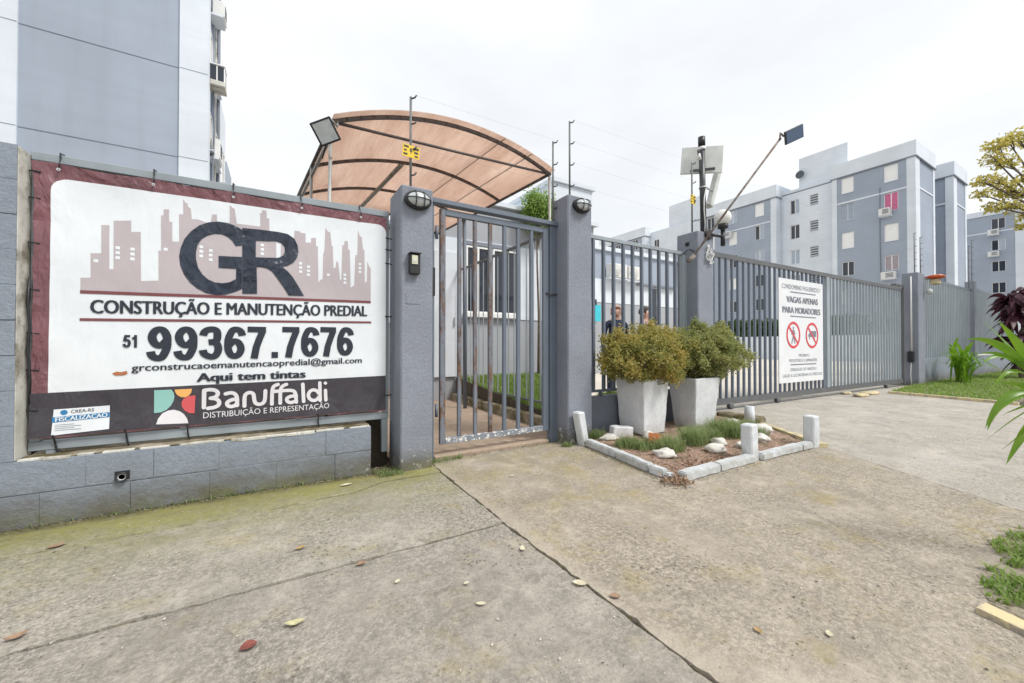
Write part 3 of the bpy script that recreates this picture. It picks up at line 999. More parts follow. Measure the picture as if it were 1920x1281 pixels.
# downpipes and loose cable on the near facade
MB().tube([(46.36, 13.35, 15.2), (46.35, 13.38, 12.0), (46.35, 13.33, 7.0)], 0.03, 6).build('cable', 'b_line', bA)
MB().tube([(47.35, 21.7, 0), (47.35, 21.7, 17.2)], 0.06, 6).build('downpipe', 'b_white', bA)
aircon(Face('x-', 46.39), 12.9, 12.5, 0.75, 0.62, 0.7, label='white air conditioner under the pink curtained window')
aircon(Face('x-', 46.39), 12.75, 6.9, 0.95, 0.62, 0.5, label='wide air conditioner with vents under the mauve curtained window')
aircon(Face('x-', 46.39), 27.1, 13.9, 0.9, 0.7, 0.6, label='air conditioner high on the grey facade behind the globe lamp')
dish = MB().lathe([(0.02, 0.0), (0.25, 0.05), (0.42, 0.16), (0.40, 0.17), (0.22, 0.07)], (47.75, 20.15, 19.2), 14, Matrix(((0, 0, -1), (0, 1, 0), (1, 0, 0)))).build('satellite_dish', 'dark_grey')
tag(dish, 'small dark satellite dish on the left edge of the roof tower', 'satellite dish')

# ---- further block at the right edge
bB = thing('apartment_building', 'farther grey apartment block at the right edge, partly behind the yellow tree', 'building', (82, 14, 0))
MB().box(78, 90, 9.85, 24, 0, 17.6).build('wall', 'b_grey', bB)
MB().box(77.80, 90.1, 7.2, 24.1, 17.602, 18.3).build('parapet', 'b_white', bB)
MB().box(77.85, 90, 7.3, 9.84, 0, 17.6).build('pilaster', 'b_white', bB)
MB().box(77.85, 78.3, 9.86, 24, 15.35, 15.5).build('moulding', 'b_white', bB)
FB = Face('x-', 78.0)
skin(bB, FB, 9.86, 23.99, 0.0, 17.59, [(11.15, 1.15, [(15.75 - 2.7 * k, 17.1 - 2.7 * k) for k in range(5)])], 'b_grey')
for k, s_ in enumerate(('glass', 'half', 'glass', 'dark', 'glass')):
    window(bB, FB, 11.15, 1.15, 15.75 - 2.7 * k, 17.1 - 2.7 * k, s_)
aircon(Face('x-', 77.89), 11.5, 15.0, 0.9, 0.65, 0.6, label='topmost air conditioner on the far right block under the tree')
aircon(Face('x-', 77.89), 11.5, 12.3, 0.9, 0.6, 0.6, label='air conditioner under the second window of the far right block')

# ---- big block on the left
bC = thing('apartment_building', 'tall block with blank grey wall and white edges behind the banner on the left', 'building', (-5, 18, 0))
MB().box(-13, -1.96, 15.6, 18.15, 0, 20).build('wall', 'b_grey_l', bC)
MB().box(-13, -1.90, 18.16, 20.2, 0, 10.35).build('rear_wing', 'b_white', bC)
MB().box(-13, -1.85, 20.21, 22.2, 0, 8.75).build('rear_wing', 'b_grey_l', bC)
MB().box(-2.62, -1.90, 15.54, 15.9, 0, 20).build('pilaster', 'b_white', bC)
MB().box(-13.05, -5.93, 15.54, 15.9, 0, 20).build('pilaster', 'b_white', bC)
for zz in (1.4, 4.12, 6.85, 9.6, 12.35, 15.1):
    MB().box(-5.925, -2.625, 15.588, 15.9, zz - 0.010, zz + 0.010).build('joint_line', 'b_joint', bC)
    for a, b in ((-13, -5.94), (-2.61, -1.91)):
        MB().box(a, b, 15.53, 15.8, zz - 0.006, zz + 0.006).build('joint_line', 'b_grey_l', bC)
FR = Face('x+', -1.95)
MB().box(-1.955, -1.88, 16.6, 17.1, 0, 20).build('pilaster', 'b_grey_l', bC)
for k in range(6):
    z0 = 1.9 + 2.73 * k
    window(bC, FR, 16.2, 0.7, z0, z0 + 1.35, 'dark')
    window(bC, FR, 17.55, 0.7, z0, z0 + 1.35, 'half')
F2, F3 = Face('x+', -1.898), Face('x+', -1.848)
for k in range(3):
    window(bC, F2, 19.2, 0.9, 1.9 + 2.73 * k, 3.25 + 2.73 * k, 'glass')
    window(bC, F3, 21.2, 0.9, 1.5 + 2.5 * k, 2.8 + 2.5 * k, 'glass')
MB().tube([(-1.90, 17.95, 0), (-1.90, 17.95, 19.5)], 0.05, 6).build('downpipe', 'b_line', bC)
MB().tube([(-1.88, 16.75, 0), (-1.84, 16.75, 19.5)], 0.03, 6).build('downpipe', 'raw', bC)
MB().tube([(-1.86, 16.0, 6.0), (-1.80, 16.1, 8.2), (-1.86, 16.2, 9.6)], 0.025, 5).build('cable', 'b_line', bC)
aircon(FR, 16.45, 7.25, 0.7, 0.62, 0.30, label='lowest air conditioner on the side of the left block, just above the banner', group='air conditioners on the left block')
aircon(F3, 21.2, 7.6, 0.6, 0.45, 0.2, label='small air conditioner at the far end of the left block side', group='air conditioners on the left block')
aircon(FR, 16.4, 12.0, 0.6, 0.5, 0.40, label='topmost air conditioner on the side of the left block', group='air conditioners on the left block')
bay = thing('window_cage', 'boxed window with dark panes jutting from the side of the left block', 'window', (-1.7, 16.1, 9.3))
MB().box(-1.94, -1.50, 15.75, 16.35, 9.46, 9.63, 0.02).build('shelf', 'raw', bay)
for q, (a, b) in enumerate(((-1.90, -1.74), (-1.70, -1.54))):
    MB().box(a, b, 15.83, 15.85, 9.67, 10.12).build('pane', 'glass', bay)
MB().box(-1.53, -1.51, 15.88, 16.28, 9.67, 10.12).build('pane', 'glass', bay)
for (x_, y_) in ((-1.92, 15.84), (-1.72, 15.84), (-1.525, 15.86), (-1.525, 16.3)):
    MB().box(x_ - 0.014, x_ + 0.014, y_ - 0.03, y_ + 0.03, 9.632, 10.15).build('bar', 'win_white', bay)
MB().box(-1.94, -1.50, 15.78, 16.34, 10.152, 10.18).build('top', 'win_white', bay)

# ---- gatehouse behind the pedestrian gate
gh = thing('gatehouse', 'small grey and white gatehouse with dark windows behind the pedestrian gate', 'building', (4.4, 8.5, 0))
MB().box(2.35, 6.6, 7.2, 11.0, 0, 1.60).build('plinth_wall', 'b_warm', gh)
MB().box(2.33, 6.62, 7.18, 11.0, 1.602, 3.16).build('wall_band', 'b_white', gh)
MB().box(2.35, 6.6, 7.2, 11.0, 3.162, 3.93).build('upper_wall', 'b_warm', gh)
MB().box(2.27, 6.68, 7.1, 11.1, 3.932, 4.02).build('roof_cap', 'b_white', gh)
MB().box(5.42, 6.58, 7.22, 9.5, 4.022, 4.80).build('tank_block', 'b_white', gh)
MB().box(5.36, 6.64, 7.16, 9.56, 4.802, 4.90).build('tank_cap', 'b_white', gh)
FG = Face('y-', 7.18)
FG.box(MB(), 3.15, 4.42, 0.002, 0.05, 3.055, 3.13).build('lintel', 'b_line', gh)
def ghwin(u0, u1):
    z0, z1, f = 1.70, 3.03, 0.032
    m = MB()
    for a, b, c, d in ((u0, u0 + f, z0, z1), (u1 - f, u1, z0, z1), (u0 + f, u1 - f, z1 - f, z1), (u0 + f, u1 - f, z0, z0 + f), ((u0 + u1) / 2 - 0.02, (u0 + u1) / 2 + 0.02, z0 + f, z1 - f)):
        FG.box(m, a, b, 0.002, 0.06, c, d)
    wn = m.build('window', 'win_white', gh)
    FG.box(MB(), u0 + f, (u0 + u1) / 2 - 0.02, 0.004, 0.02, z0 + f, z1 - f).build('pane', 'glass', wn)
    FG.box(MB(), (u0 + u1) / 2 + 0.02, u1 - f, 0.004, 0.02, z0 + f, z1 - f).build('pane', 'glass', wn)
    FG.box(MB(), u0 - 0.05, u1 + 0.05, 0.002, 0.09, z0 - 0.08, z0 - 0.003).build('sill', 'win_white', wn)
ghwin(3.20, 3.72); ghwin(3.80, 4.38)
dr = MB(); FG.box(dr, 2.55, 3.02, 0.002, 0.04, 0.45, 2.86)
door = dr.build('door', 'b_white', gh)
FG.box(MB(), 2.95, 2.98, 0.042, 0.09, 1.45, 1.60).build('handle', 'alu', door)

# ---- service building with the two condensers seen through the fence
sv = thing('service_building', 'low grey service building with a white band seen through the fence', 'building', (13, 12, 0))
MB().box(10.1, 16.4, 11.2, 16, 0, 2.70).build('plinth_wall', 'b_warm', sv)
MB().box(10.08, 16.42, 11.18, 16, 2.702, 3.60).build('wall_band', 'b_white', sv)
MB().box(10.1, 16.4, 11.2, 16, 3.602, 4.70).build('upper_wall', 'b_grey', sv)
MB().box(10.0, 16.5, 11.1, 16.1, 4.702, 4.85).build('roof_cap', 'b_white', sv)
FSV = Face('y-', 11.18)
FSV.box(MB(), 13.35, 13.75, 0.002, 0.04, 0.9, 3.42).build('door', 'glass', sv)
FSV.box(MB(), 12.55, 14.9, 0.022, 0.16, 3.50, 3.58).build('ledge', 'b_line', sv)
aircon(FSV, 11.25, 3.66, 0.86, 0.52, 0.35, label='left of the two white condensers on the service building', group='condensers on the service building', round_fan=True)
aircon(FSV, 12.18, 3.64, 0.80, 0.52, 0.35, label='right of the two white condensers on the service building', group='condensers on the service building', round_fan=True)
tb = thing('notice_board', 'narrow turquoise board with a dark lamp on top beside the second pillar', 'board', (10.05, 11.0, 1.9))
MB().box(9.95, 10.35, 10.9, 10.95, 1.95, 2.55).build('panel', 'turq', tb)
MB().box(10.0, 10.12, 10.87, 10.95, 2.552, 2.75).build('lamp', 'black', tb)
MB().box(10.1, 10.16, 10.952, 11.0, 0, 2.6).build('post', 'galv', tb)

# ---- retaining wall and hedge far inside the yard
rw = MB(); rw.box(33.0, 33.4, 8.2, 26, -0.05, 1.75)
rwo = rw.build('retaining_wall', 'b_white')
tag(rwo, 'long pale retaining wall below the hedge inside the yard', 'wall')
rnd = random.Random(3)
hd = thing('hedge', 'dark green clipped hedge on the pale wall behind the sliding gate', 'hedge', (33.9, 17, 1.7))
pts = [(33.9 + rnd.uniform(-0.75, 0.6), rnd.uniform(10.5, 25.5), 1.75 + rnd.random() * 1.25) for _ in range(5200)]
link('foliage', leaves_mesh('foliage', pts, 0.34, 0.6, rnd), 'lf_hedge', hd)
MB().box(33.45, 34.3, 10.6, 25.4, 1.2, 2.7).build('stem_mass', 'lf_hedge', hd)

# ================================================================== LEFT WALLS of painted blocks
BK_L, BK_H, JT = 0.39, 0.19, 0.0012
def block_run(root, x0, x1, z0, y0, y1, cuts, mat='block', zt=BK_H):
    xs = [x0] + [c for c in cuts if x0 < c < x1] + [x1]
    for i, (a, b) in enumerate(zip(xs, xs[1:])):
        m = MB(); m.box(a + JT / 2, b - JT / 2, y0 + random.uniform(-0.003, 0.003), y1, z0, z0 + zt - JT, 0.0018)
        m.wob(0.0025, 6, a * 3 + z0)
        m.build('block', mat, root)
lw = thing('block_wall', 'low grey painted block wall below the banner with stained mossy foot', 'wall', (-0.3, 3.44, 0))
MB().box(-5.0, 0.660, 3.3795, 3.49, 0, 0.385).build('mortar', 'block', lw)
block_run(lw, -5.02, 0.665, 0.003, 3.376, 3.44, (-4.7, -4.31, -3.92, -3.53, -3.14, -2.75, -2.36, -1.96, -1.575, -1.18, -0.79, -0.39, 0.0, 0.395))
block_run(lw, -5.02, 0.665, 0.198, 3.376, 3.44, (-4.5, -4.12, -3.73, -3.34, -2.95, -2.56, -2.17, -1.78, -1.385, -0.99, -0.68, -0.34, 0.33))
lt = MB()
nx, ny = 70, 8
gv = [[lt.bm.verts.new((-1.27 + 1.93 * i / nx, 3.380 + 0.24 * j / ny, 0.388 + 0.004 + 0.006 * mnoise.noise(Vector((i * 0.33, j * 0.5, 2))) + (0.012 * max(0, mnoise.noise(Vector((i * 0.21, j * 0.4, 9)))) if j > 1 else 0))) for j in range(ny + 1)] for i in range(nx + 1)]
for i in range(nx):
    for j in range(ny):
        lt.face((gv[i][j], gv[i + 1][j], gv[i + 1][j + 1], gv[i][j + 1]))
lt.build('ledge_top', 'ledge', lw)
MB().box(-1.27, 0.655, 3.50, 3.64, 0.0, 0.37).build('back_fill', 'ledge', lw)
tag(MB().prism(jag([(-6.0, 3.66), (0.862, 3.66), (0.862, 7.5), (-6.0, 7.5)], 0.01, 0.2), -0.03, 0.40).build('soil_shade_bank', 'soil'), kind='structure')  # raised soil; its dark face also stands in for the shadowed gap by the pillar
rl = random.Random(17)
lip = MB()
x_ = -1.27
while x_ < 0.64:
    l = rl.uniform(0.03, 0.16)
    lip.box(x_, min(0.655, x_ + l), 3.3735 + rl.uniform(0, 0.004), 3.394 + rl.uniform(0, 0.018), 0.384 - rl.uniform(0.0, 0.010), 0.394 + rl.uniform(0, 0.003), 0.002)
    x_ += l + (rl.uniform(0, 0.05) if rl.random() < 0.5 else 0.001)
lip.wob(0.004, 25, 3)
tag(lip.build('chipped_lip', 'raw', lw), kind='stuff')
# drain spout
dp = thing('drain_pipe', 'black drain pipe stub poking out of the low block wall', 'pipe', (-0.827, 3.36, 0.231))
axY = Matrix(((1, 0, 0), (0, 0, -1), (0, 1, 0)))
MB().lathe([(0.030, -0.02), (0.030, 0.022), (0.023, 0.022), (0.022, -0.015)], (-0.827, 3.372, 0.231), 20, axY).build('pipe', 'black', dp)
MB().lathe([(0.0225, 0.0), (0.0225, 0.004), (0.016, 0.006), (0.016, 0.0)], (-0.827, 3.365, 0.231), 18, axY).build('inner_ring', 'glassy', dp)
MB().box(-0.862, -0.792, 3.3705, 3.3735, 0.212, 0.266).build('cut_plate', 'black', dp)

tw = thing('block_wall', 'tall grey block wall with bare whitish end at the left edge', 'wall', (-1.6, 3.45, 0.39))
MB().box(-5.0, -1.300, 3.39, 3.555, 0.386, 2.18).build('mortar', 'raw', tw)
for k in range(9):
    z0 = 0.390 + 0.2015 * k
    block_run(tw, -5.0, -1.283, z0, 3.378, 3.56, [c - (0.0 if k % 2 else 0.2) for c in (-4.8, -4.41, -4.02, -3.63, -3.24, -2.85, -2.46, -2.07, -1.68)] + ([] if k % 2 else [-1.48]), 'block', 0.2005)
MB().box(-1.2825, -1.279, 3.383, 3.556, 0.392, 2.197).build('end_render', 'raw', tw)

# ================================================================== BANNER on its steel frame
BY = 3.48
bb = thing('billboard', 'large printed vinyl banner tied to a grey steel frame over the low wall', 'billboard', (-0.22, 3.53, 0.1))
F1 = 3.500
MB().box(-1.275, 0.836, F1, F1 + 0.05, 2.168, 2.222, 0.004).build('top_rail', 'frame_steel', bb)
MB().box(-1.275, 0.836, F1, F1 + 0.05, 0.415, 0.470, 0.004).build('bottom_rail', 'frame_steel', bb)
MB().box(-1.272, -1.225, F1 + 0.002, F1 + 0.048, 0.471, 2.167, 0.004).build('post', 'frame_steel', bb)
MB().box(0.786, 0.836, F1 + 0.002, F1 + 0.048, 0.471, 2.167, 0.004).build('post', 'frame_steel', bb)
MB().box(0.780, 0.830, F1 + 0.004, F1 + 0.05, 0.13, 0.414, 0.004).build('foot', 'frame_steel', bb)
MB().box(-1.20, -1.15, F1 + 0.004, F1 + 0.05, 0.37, 0.414).build('foot', 'frame_steel', bb)
for x_ in (-0.55, 0.15):
    MB().box(x_ - 0.02, x_ + 0.02, F1 + 0.006, F1 + 0.044, 0.471, 2.167).build('stud', 'frame_steel', bb)

BX0, BX1, BZ0, BZ1 = -1.258, 0.806, 0.488, 2.158
def ripple(x, z):
    e = 0.0
    t = max(0.0, min(1.0, (z - 1.90) / 0.26))
    e += 0.020 * t * abs(math.sin(math.pi * (x + 1.145) / 0.435)) * t
    l = max(0.0, min(1.0, (-1.10 - x) / 0.16))
    e += 0.016 * l * abs(math.sin(math.pi * (z - 0.40) / 0.28)) * l
    b = max(0.0, min(1.0, (0.62 - z) / 0.13))
    e += 0.010 * b * abs(math.sin(math.pi * (x + 1.1) / 0.31))
    e += 0.0035 * math.sin(5.1 * x + 1.7 * z) + 0.002 * math.sin(13 * x - 4 * z + 1)
    return e
def onban(layer):
    return lambda x, z: (x, BY - ripple(x, z) - 0.0011 * layer, z)
GB = 0.045
ban = None
def edge_loop():
    """banner outline, scalloped between the ties"""
    out = []
    n = 40
    for i in range(n + 1):
        x = BX0 + (BX1 - BX0) * i / n
        out.append((x, BZ0 + 0.010 * abs(math.sin(math.pi * (x + 1.1) / 0.31))))
    for i in range(1, 12):
        out.append((BX1, BZ0 + (BZ1 - BZ0) * i / 12))
    for i in range(n + 1):
        x = BX1 + (BX0 - BX1) * i / n
        out.append((x, BZ1 - 0.018 * abs(math.sin(math.pi * (x + 1.145) / 0.435)) + 0.006))
    for i in range(1, 24):
        z = BZ1 + (BZ0 - BZ1) * i / 24
        out.append((BX0 + 0.012 * abs(math.sin(math.pi * (z - 0.40) / 0.28)), z))
    return out
ban = put_print(loops_bm([edge_loop()]), 'banner', 'v_maroon', bb, onban(0), GB)
def ink(loops, name, mat, layer):
    return put_print(loops_bm(loops), name, mat, ban, onban(layer), GB)
WX0, WX1, WZ0, WZ1 = -1.183, 0.8055, 0.765, 2.072
wf = [(x, z - (0.0 if z < 1.5 else -0.012 * (x - WX0) / (WX1 - WX0)) + (0.012 * (x - WX0) / (WX1 - WX0) if z < 1.5 else 0)) for x, z in rrect(WX0, WX1, WZ0, WZ1, 0.075, 6, (0, 0, 1, 1))]
ink([wf], 'white_field', 'v_white', 1)
ink([[(BX0 + 0.003, BZ0 + 0.013), (BX1 - 0.001, BZ0 + 0.013), (BX1 - 0.001, 0.790), (-1.183, 0.7645), (BX0 + 0.004, 0.762)]], 'charcoal_band', 'v_black', 2)
SKY = [(-1.052, 1.385), (-1.053, 1.472), (-1.008, 1.476), (-1.01, 1.63), (-0.961, 1.636), (-0.963, 1.816), (-0.926, 1.821), (-0.924, 1.538), (-0.904, 1.54), (-0.906, 1.852), (-0.823, 1.866), (-0.822, 1.792), (-0.776, 1.799), (-0.773, 1.475), (-0.685, 1.486), (-0.687, 1.687), (-0.673, 1.688), (-0.675, 1.926), (-0.661, 1.928), (-0.662, 1.968), (-0.634, 1.973), (-0.633, 1.889), (-0.617, 1.892), (-0.616, 1.757), (-0.579, 1.762), (-0.581, 1.949), (-0.558, 1.953), (-0.559, 2.055), (-0.545, 2.03), (-0.535, 2.03), (-0.534, 2.01), (-0.518, 1.997), (-0.512, 1.927), (-0.477, 1.929), (-0.408, 1.91), (-0.399, 1.976), (-0.372, 1.981), (-0.371, 1.916), (-0.297, 1.936), (-0.298, 2.060), (-0.288, 2.055), (-0.282, 2.045), (-0.269, 2.040), (-0.255, 1.935), (-0.112, 1.937), (-0.113, 2.035), (-0.100, 2.039), (-0.100, 2.060), (-0.074, 2.060), (-0.072, 2.007), (-0.055, 2.004), (-0.054, 1.83), (-0.01, 1.83), (-0.008, 1.70), (0.02, 1.70), (0.022, 1.86), (0.111, 1.86), (0.111, 1.939), (0.15, 1.94), (0.15, 1.929), (0.188, 1.929), (0.188, 1.858), (0.226, 1.863), (0.228, 1.90), (0.26, 1.906), (0.262, 1.84), (0.275, 1.84), (0.280, 1.551), (0.295, 1.575), (0.311, 1.58), (0.315, 1.79), (0.322, 1.80), (0.330, 1.998), (0.345, 1.97), (0.365, 1.965), (0.376, 1.86), (0.384, 1.854), (0.390, 1.678), (0.405, 1.68), (0.412, 1.736), (0.425, 1.73), (0.440, 1.587), (0.449, 1.587), (0.456, 1.872), (0.470, 1.875), (0.474, 1.911), (0.496, 1.911), (0.50, 1.844), (0.513, 1.840), (0.520, 1.527), (0.548, 1.551), (0.556, 1.80), (0.572, 1.807), (0.575, 2.013), (0.590, 1.965), (0.605, 1.96), (0.615, 1.86), (0.627, 1.849), (0.632, 1.58), (0.648, 1.59), (0.652, 1.76), (0.665, 1.72), (0.679, 1.70), (0.680, 1.425)]
ink([SKY], 'skyline', 'v_sky', 2)
dots = []
for cx, cz, n in ((-0.985, 1.585, 1), (-0.885, 1.68, 3), (-0.815, 1.68, 3), (-0.65, 1.70, 1), (-0.458, 1.74, 3), (-0.405, 1.72, 3), (-0.098, 1.80, 3), (0.155, 1.69, 3), (0.21, 1.67, 3), (0.352, 1.62, 1), (0.476, 1.63, 3), (0.592, 1.73, 3)):
    for q in range(n):
        dots.append(rrect(cx - 0.011, cx + 0.011, cz - 0.032 * q - 0.010, cz - 0.032 * q + 0.010, 0.004, 2))
for d_ in dots:
    ink([d_], 'skyline_window', 'v_white', 3)
ink([[(-1.053, 1.374), (0.680, 1.408), (0.680, 1.428), (-1.053, 1.394)]], 'rule', 'v_line', 4)
ink([[(-1.053, 1.203), (0.685, 1.238), (0.685, 1.254), (-1.053, 1.220)]], 'rule', 'v_line', 4)
LG=[(-0.224,1.895),(-0.267,1.919),(-0.321,1.931),(-0.369,1.931),(-0.421,1.917),(-0.472,1.887),(-0.517,1.839),(-0.551,1.782),(-0.571,1.719),(-0.578,1.661),(-0.572,1.599),(-0.551,1.538),(-0.52,1.486),(-0.478,1.446),(-0.427,1.417),(-0.371,1.407),(-0.318,1.415),(-0.264,1.437),(-0.222,1.462),(-0.223,1.696),(-0.36,1.687),(-0.36,1.602),(-0.257,1.605),(-0.257,1.532),(-0.294,1.506),(-0.338,1.494),(-0.381,1.497),(-0.419,1.515),(-0.451,1.547),(-0.475,1.592),(-0.487,1.649),(-0.488,1.695),(-0.48,1.748),(-0.458,1.792),(-0.425,1.823),(-0.383,1.841),(-0.345,1.844),(-0.31,1.831),(-0.281,1.805),(-0.261,1.77),(-0.223,1.779)]
LR=[(-0.222,1.908),(-0.114,1.913),(0.004,1.913),(0.065,1.906),(0.11,1.877),(0.133,1.828),(0.139,1.777),(0.13,1.731),(0.105,1.689),(0.066,1.662),(0.03,1.649),(0.066,1.621),(0.1,1.579),(0.14,1.511),(0.179,1.437),(0.075,1.434),(0.039,1.497),(0.0,1.557),(-0.035,1.608),(-0.07,1.629),(-0.102,1.634),(-0.133,1.632),(-0.129,1.433),(-0.219,1.428)]
LRH=[(-0.139,1.827),(-0.007,1.839),(0.026,1.83),(0.046,1.804),(0.049,1.773),(0.038,1.739),(0.01,1.718),(-0.006,1.714),(-0.139,1.703)]
BAR=[[(-0.438,0.615),(-0.437,0.733)],[(-0.437,0.735),(-0.406,0.74),(-0.377,0.735),(-0.358,0.718),(-0.361,0.696),(-0.376,0.682),(-0.4,0.678)],[(-0.4,0.678),(-0.37,0.673),(-0.35,0.654),(-0.352,0.627),(-0.376,0.612),(-0.414,0.608)],[(-0.314,0.704),(-0.281,0.712),(-0.257,0.7),(-0.246,0.674),(-0.246,0.616)],[(-0.246,0.662),(-0.281,0.66),(-0.308,0.641),(-0.302,0.618),(-0.281,0.609),(-0.256,0.617),(-0.247,0.633)],[(-0.202,0.608),(-0.202,0.671),(-0.196,0.694),(-0.179,0.705),(-0.159,0.704),(-0.146,0.691),(-0.144,0.669),(-0.142,0.646),(-0.135,0.624),(-0.115,0.613),(-0.093,0.616),(-0.079,0.631),(-0.074,0.657),(-0.073,0.712)],[(-0.031,0.61),(-0.03,0.713),(-0.02,0.746),(0.008,0.755)],[(0.023,0.613),(0.023,0.714),(0.037,0.743),(0.063,0.753)],[(-0.028,0.703),(0.019,0.705)],[(0.029,0.706),(0.073,0.707),(0.108,0.704),(0.125,0.684),(0.13,0.613)],[(0.129,0.662),(0.087,0.661),(0.063,0.643),(0.07,0.621),(0.094,0.61),(0.121,0.62)],[(0.174,0.749),(0.18,0.615)],[(0.293,0.754),(0.296,0.615)],[(0.288,0.656),(0.285,0.64),(0.277,0.627),(0.264,0.619),(0.25,0.617),(0.236,0.621),(0.223,0.631),(0.215,0.645),(0.212,0.661),(0.215,0.677),(0.223,0.69),(0.235,0.699),(0.25,0.701),(0.264,0.697),(0.277,0.687),(0.285,0.673),(0.288,0.656)],[(0.334,0.692),(0.337,0.615)],[(0.333,0.75),(0.334,0.749)]]
LOGO=[[(-0.701,0.752),(-0.613,0.751),(-0.601,0.729),(-0.597,0.704),(-0.602,0.673),(-0.615,0.643),(-0.637,0.617),(-0.664,0.603),(-0.7,0.6)],[(-0.596,0.75),(-0.504,0.751),(-0.509,0.723),(-0.522,0.704),(-0.541,0.694),(-0.563,0.697),(-0.582,0.712),(-0.593,0.732)],[(-0.485,0.705),(-0.489,0.58),(-0.518,0.584),(-0.543,0.604),(-0.557,0.631),(-0.56,0.66),(-0.549,0.685),(-0.527,0.7)],[(-0.689,0.525),(-0.522,0.515),(-0.529,0.548),(-0.546,0.579),(-0.57,0.602),(-0.6,0.614),(-0.629,0.611),(-0.658,0.595),(-0.679,0.562)]]
ink([LG], 'letter_g', 'v_navy', 5)
ink([LR, LRH], 'letter_r', 'v_navy', 6)
def words(s, x0, x1, zb, cap, mat, bold, slope=0.0, layer=5, sp=1.0):
    """heavier strokes come from overprinting a few slightly shifted passes"""
    o = None
    n = 3 if bold > 0.006 else 1
    for q in range(n):
        d = 0.0 if n == 1 else bold * cap * (q - 1)
        for wb in word_bms(fit_text(s, x0 + d, x1 + d, zb + (abs(d) * 0.25), cap, 0.0, slope, sp), cap * 0.26):
            o = put_print(wb, 'lettering', mat, ban, onban(layer + 0.3 * q), GB)
    return o
words('CONSTRUÇÃO E MANUTENÇÃO PREDIAL', -1.004, 0.648, 1.252, 0.084, 'v_text', 0.045, 0.0275)
def ribbon(pts, wd, n=10, rnd_caps=True, smooth=True):
    """flat stroke as one polygon"""
    P = [Vector(p) for p in pts]
    if len(P) > 3 and smooth:      # chaikin smoothing
        for _ in range(2):
            Q = [P[0]]
            for a, b in zip(P, P[1:]):
                Q += [a * 0.75 + b * 0.25, a * 0.25 + b * 0.75]
            Q.append(P[-1]); P = Q
    L_, R_ = [], []
    for i, p in enumerate(P):
        d = (P[min(i + 1, len(P) - 1)] - P[max(i - 1, 0)]).normalized()
        nn = Vector((-d.y, d.x))
        L_.append(p + nn * wd); R_.append(p - nn * wd)
    d1 = (P[-1] - P[-2]).normalized(); d0 = (P[0] - P[1]).normalized()
    def cap(c, d):
        if not rnd_caps: return []
        a0 = math.atan2(d.y, d.x) + math.pi / 2
        return [Vector((c.x + wd * math.cos(a0 - math.pi * k / n), c.y + wd * math.sin(a0 - math.pi * k / n))) for k in range(1, n)]
    return [tuple(v) for v in L_ + cap(P[-1], d1) + R_[::-1] + cap(P[0], d0)]
DW, DH, DS = 0.112, 0.236, 0.0205
six = [(DW - .014, DH - .066), (DW - .020, DH - .036), (DW * .66, DH - .0205), (DW * .42, DH - .0215), (.034, DH - .05), (.0215, DH * .62), (.0205, DH * .40), (.0215, .066), (.036, .028), (DW * .5, .0200), (DW - .036, .028), (DW - .0205, .060), (DW - .0215, .092), (DW - .036, .124), (DW * .5, .133), (.040, .122), (.026, .098)]
DIG = {'6': [six], '9': [[(DW - x, DH - y) for x, y in six]],
       '3': [[(.012, DH - .066), (.018, DH - .038), (DW * .36, DH - .0205), (DW * .66, DH - .0205), (DW - .026, DH - .04), (DW - .026, DH - .078), (DW * .72, DH * .545), (DW * .36, DH * .525)], [(DW * .40, DH * .530), (DW * .70, DH * .52), (DW - .022, DH * .42), (DW - .0205, .062), (DW - .036, .027), (DW * .5, .0200), (.034, .028), (.016, .044), (.011, .070)]],
       '7': [[(.004, DH - .0215), (DW - .004, DH - .0215)], [(DW - .022, DH - .030), (DW * .62, DH * .60), (DW * .48, DH * .36), (DW * .37, .0)]],
       '5': [[(.020, DH - .0215), (DW - .012, DH - .0215)], [(.034, DH - .03), (.024, DH * .50)], [(.022, DH * .50), (DW * .35, DH * .60), (DW * .66, DH * .60), (DW - .022, DH * .44), (DW - .0205, .07), (DW - .036, .028), (DW * .46, .0205), (.03, .030), (.012, .068)]],
       '1': [[(DW * .56, .0), (DW * .56, DH)], [(DW * .56, DH - .035), (DW * .18, DH - .075)]], '.': []}
def digits(s, spots, zb, k, wk, slope):
    for ch, x0 in zip(s, spots):
        z0 = zb + slope * (x0 - spots[0])
        if ch == '.':
            ink([rect(x0, x0 + 0.042, z0, z0 + 0.045)], 'full_stop', 'v_text', 5)
        for q, st in enumerate(DIG[ch]):
            sb_ = strip_bm(st, DS, 0.0006, len(st) > 4)
            for v in sb_.verts: v.co = Vector((x0 + v.co.x * k * wk, z0 + v.co.y * k, v.co.z))
            put_print(sb_, 'digit_stroke', 'v_text', ban, onban(5 + 0.7 * q), GB)
digits('51', (-0.857, -0.818), 1.036, 0.350, 1.0, 0.0)
digits('99367.7676', (-0.737, -0.598, -0.458, -0.325, -0.190, -0.035, 0.030, 0.160, 0.292, 0.418), 0.944, 1.0, 1.10, 0.018)
words('grconstrucaoemanutencaopredial@gmail.com', -0.813, 0.609, 0.882, 0.046, 'v_text', 0.035, 0.016)
words('Aqui tem tintas', -0.475, 0.190, 0.797, 0.058, 'v_text', 0.085, 0.004, 6)
words('DISTRIBUIÇÃO E REPRESENTAÇÃO', -0.441, 0.362, 0.541, 0.040, 'v_bwhite', 0.004, 0.010)
for i, s_ in enumerate(BAR):
    ink([ribbon(s_, 0.0125)], 'logo_stroke', 'v_bwhite', 4 + 0.25 * i)
for lp, mt in zip(LOGO, ('v_green', 'v_orange', 'v_red', 'v_bwhite')):
    ink([lp], 'logo_shape', mt, 4)
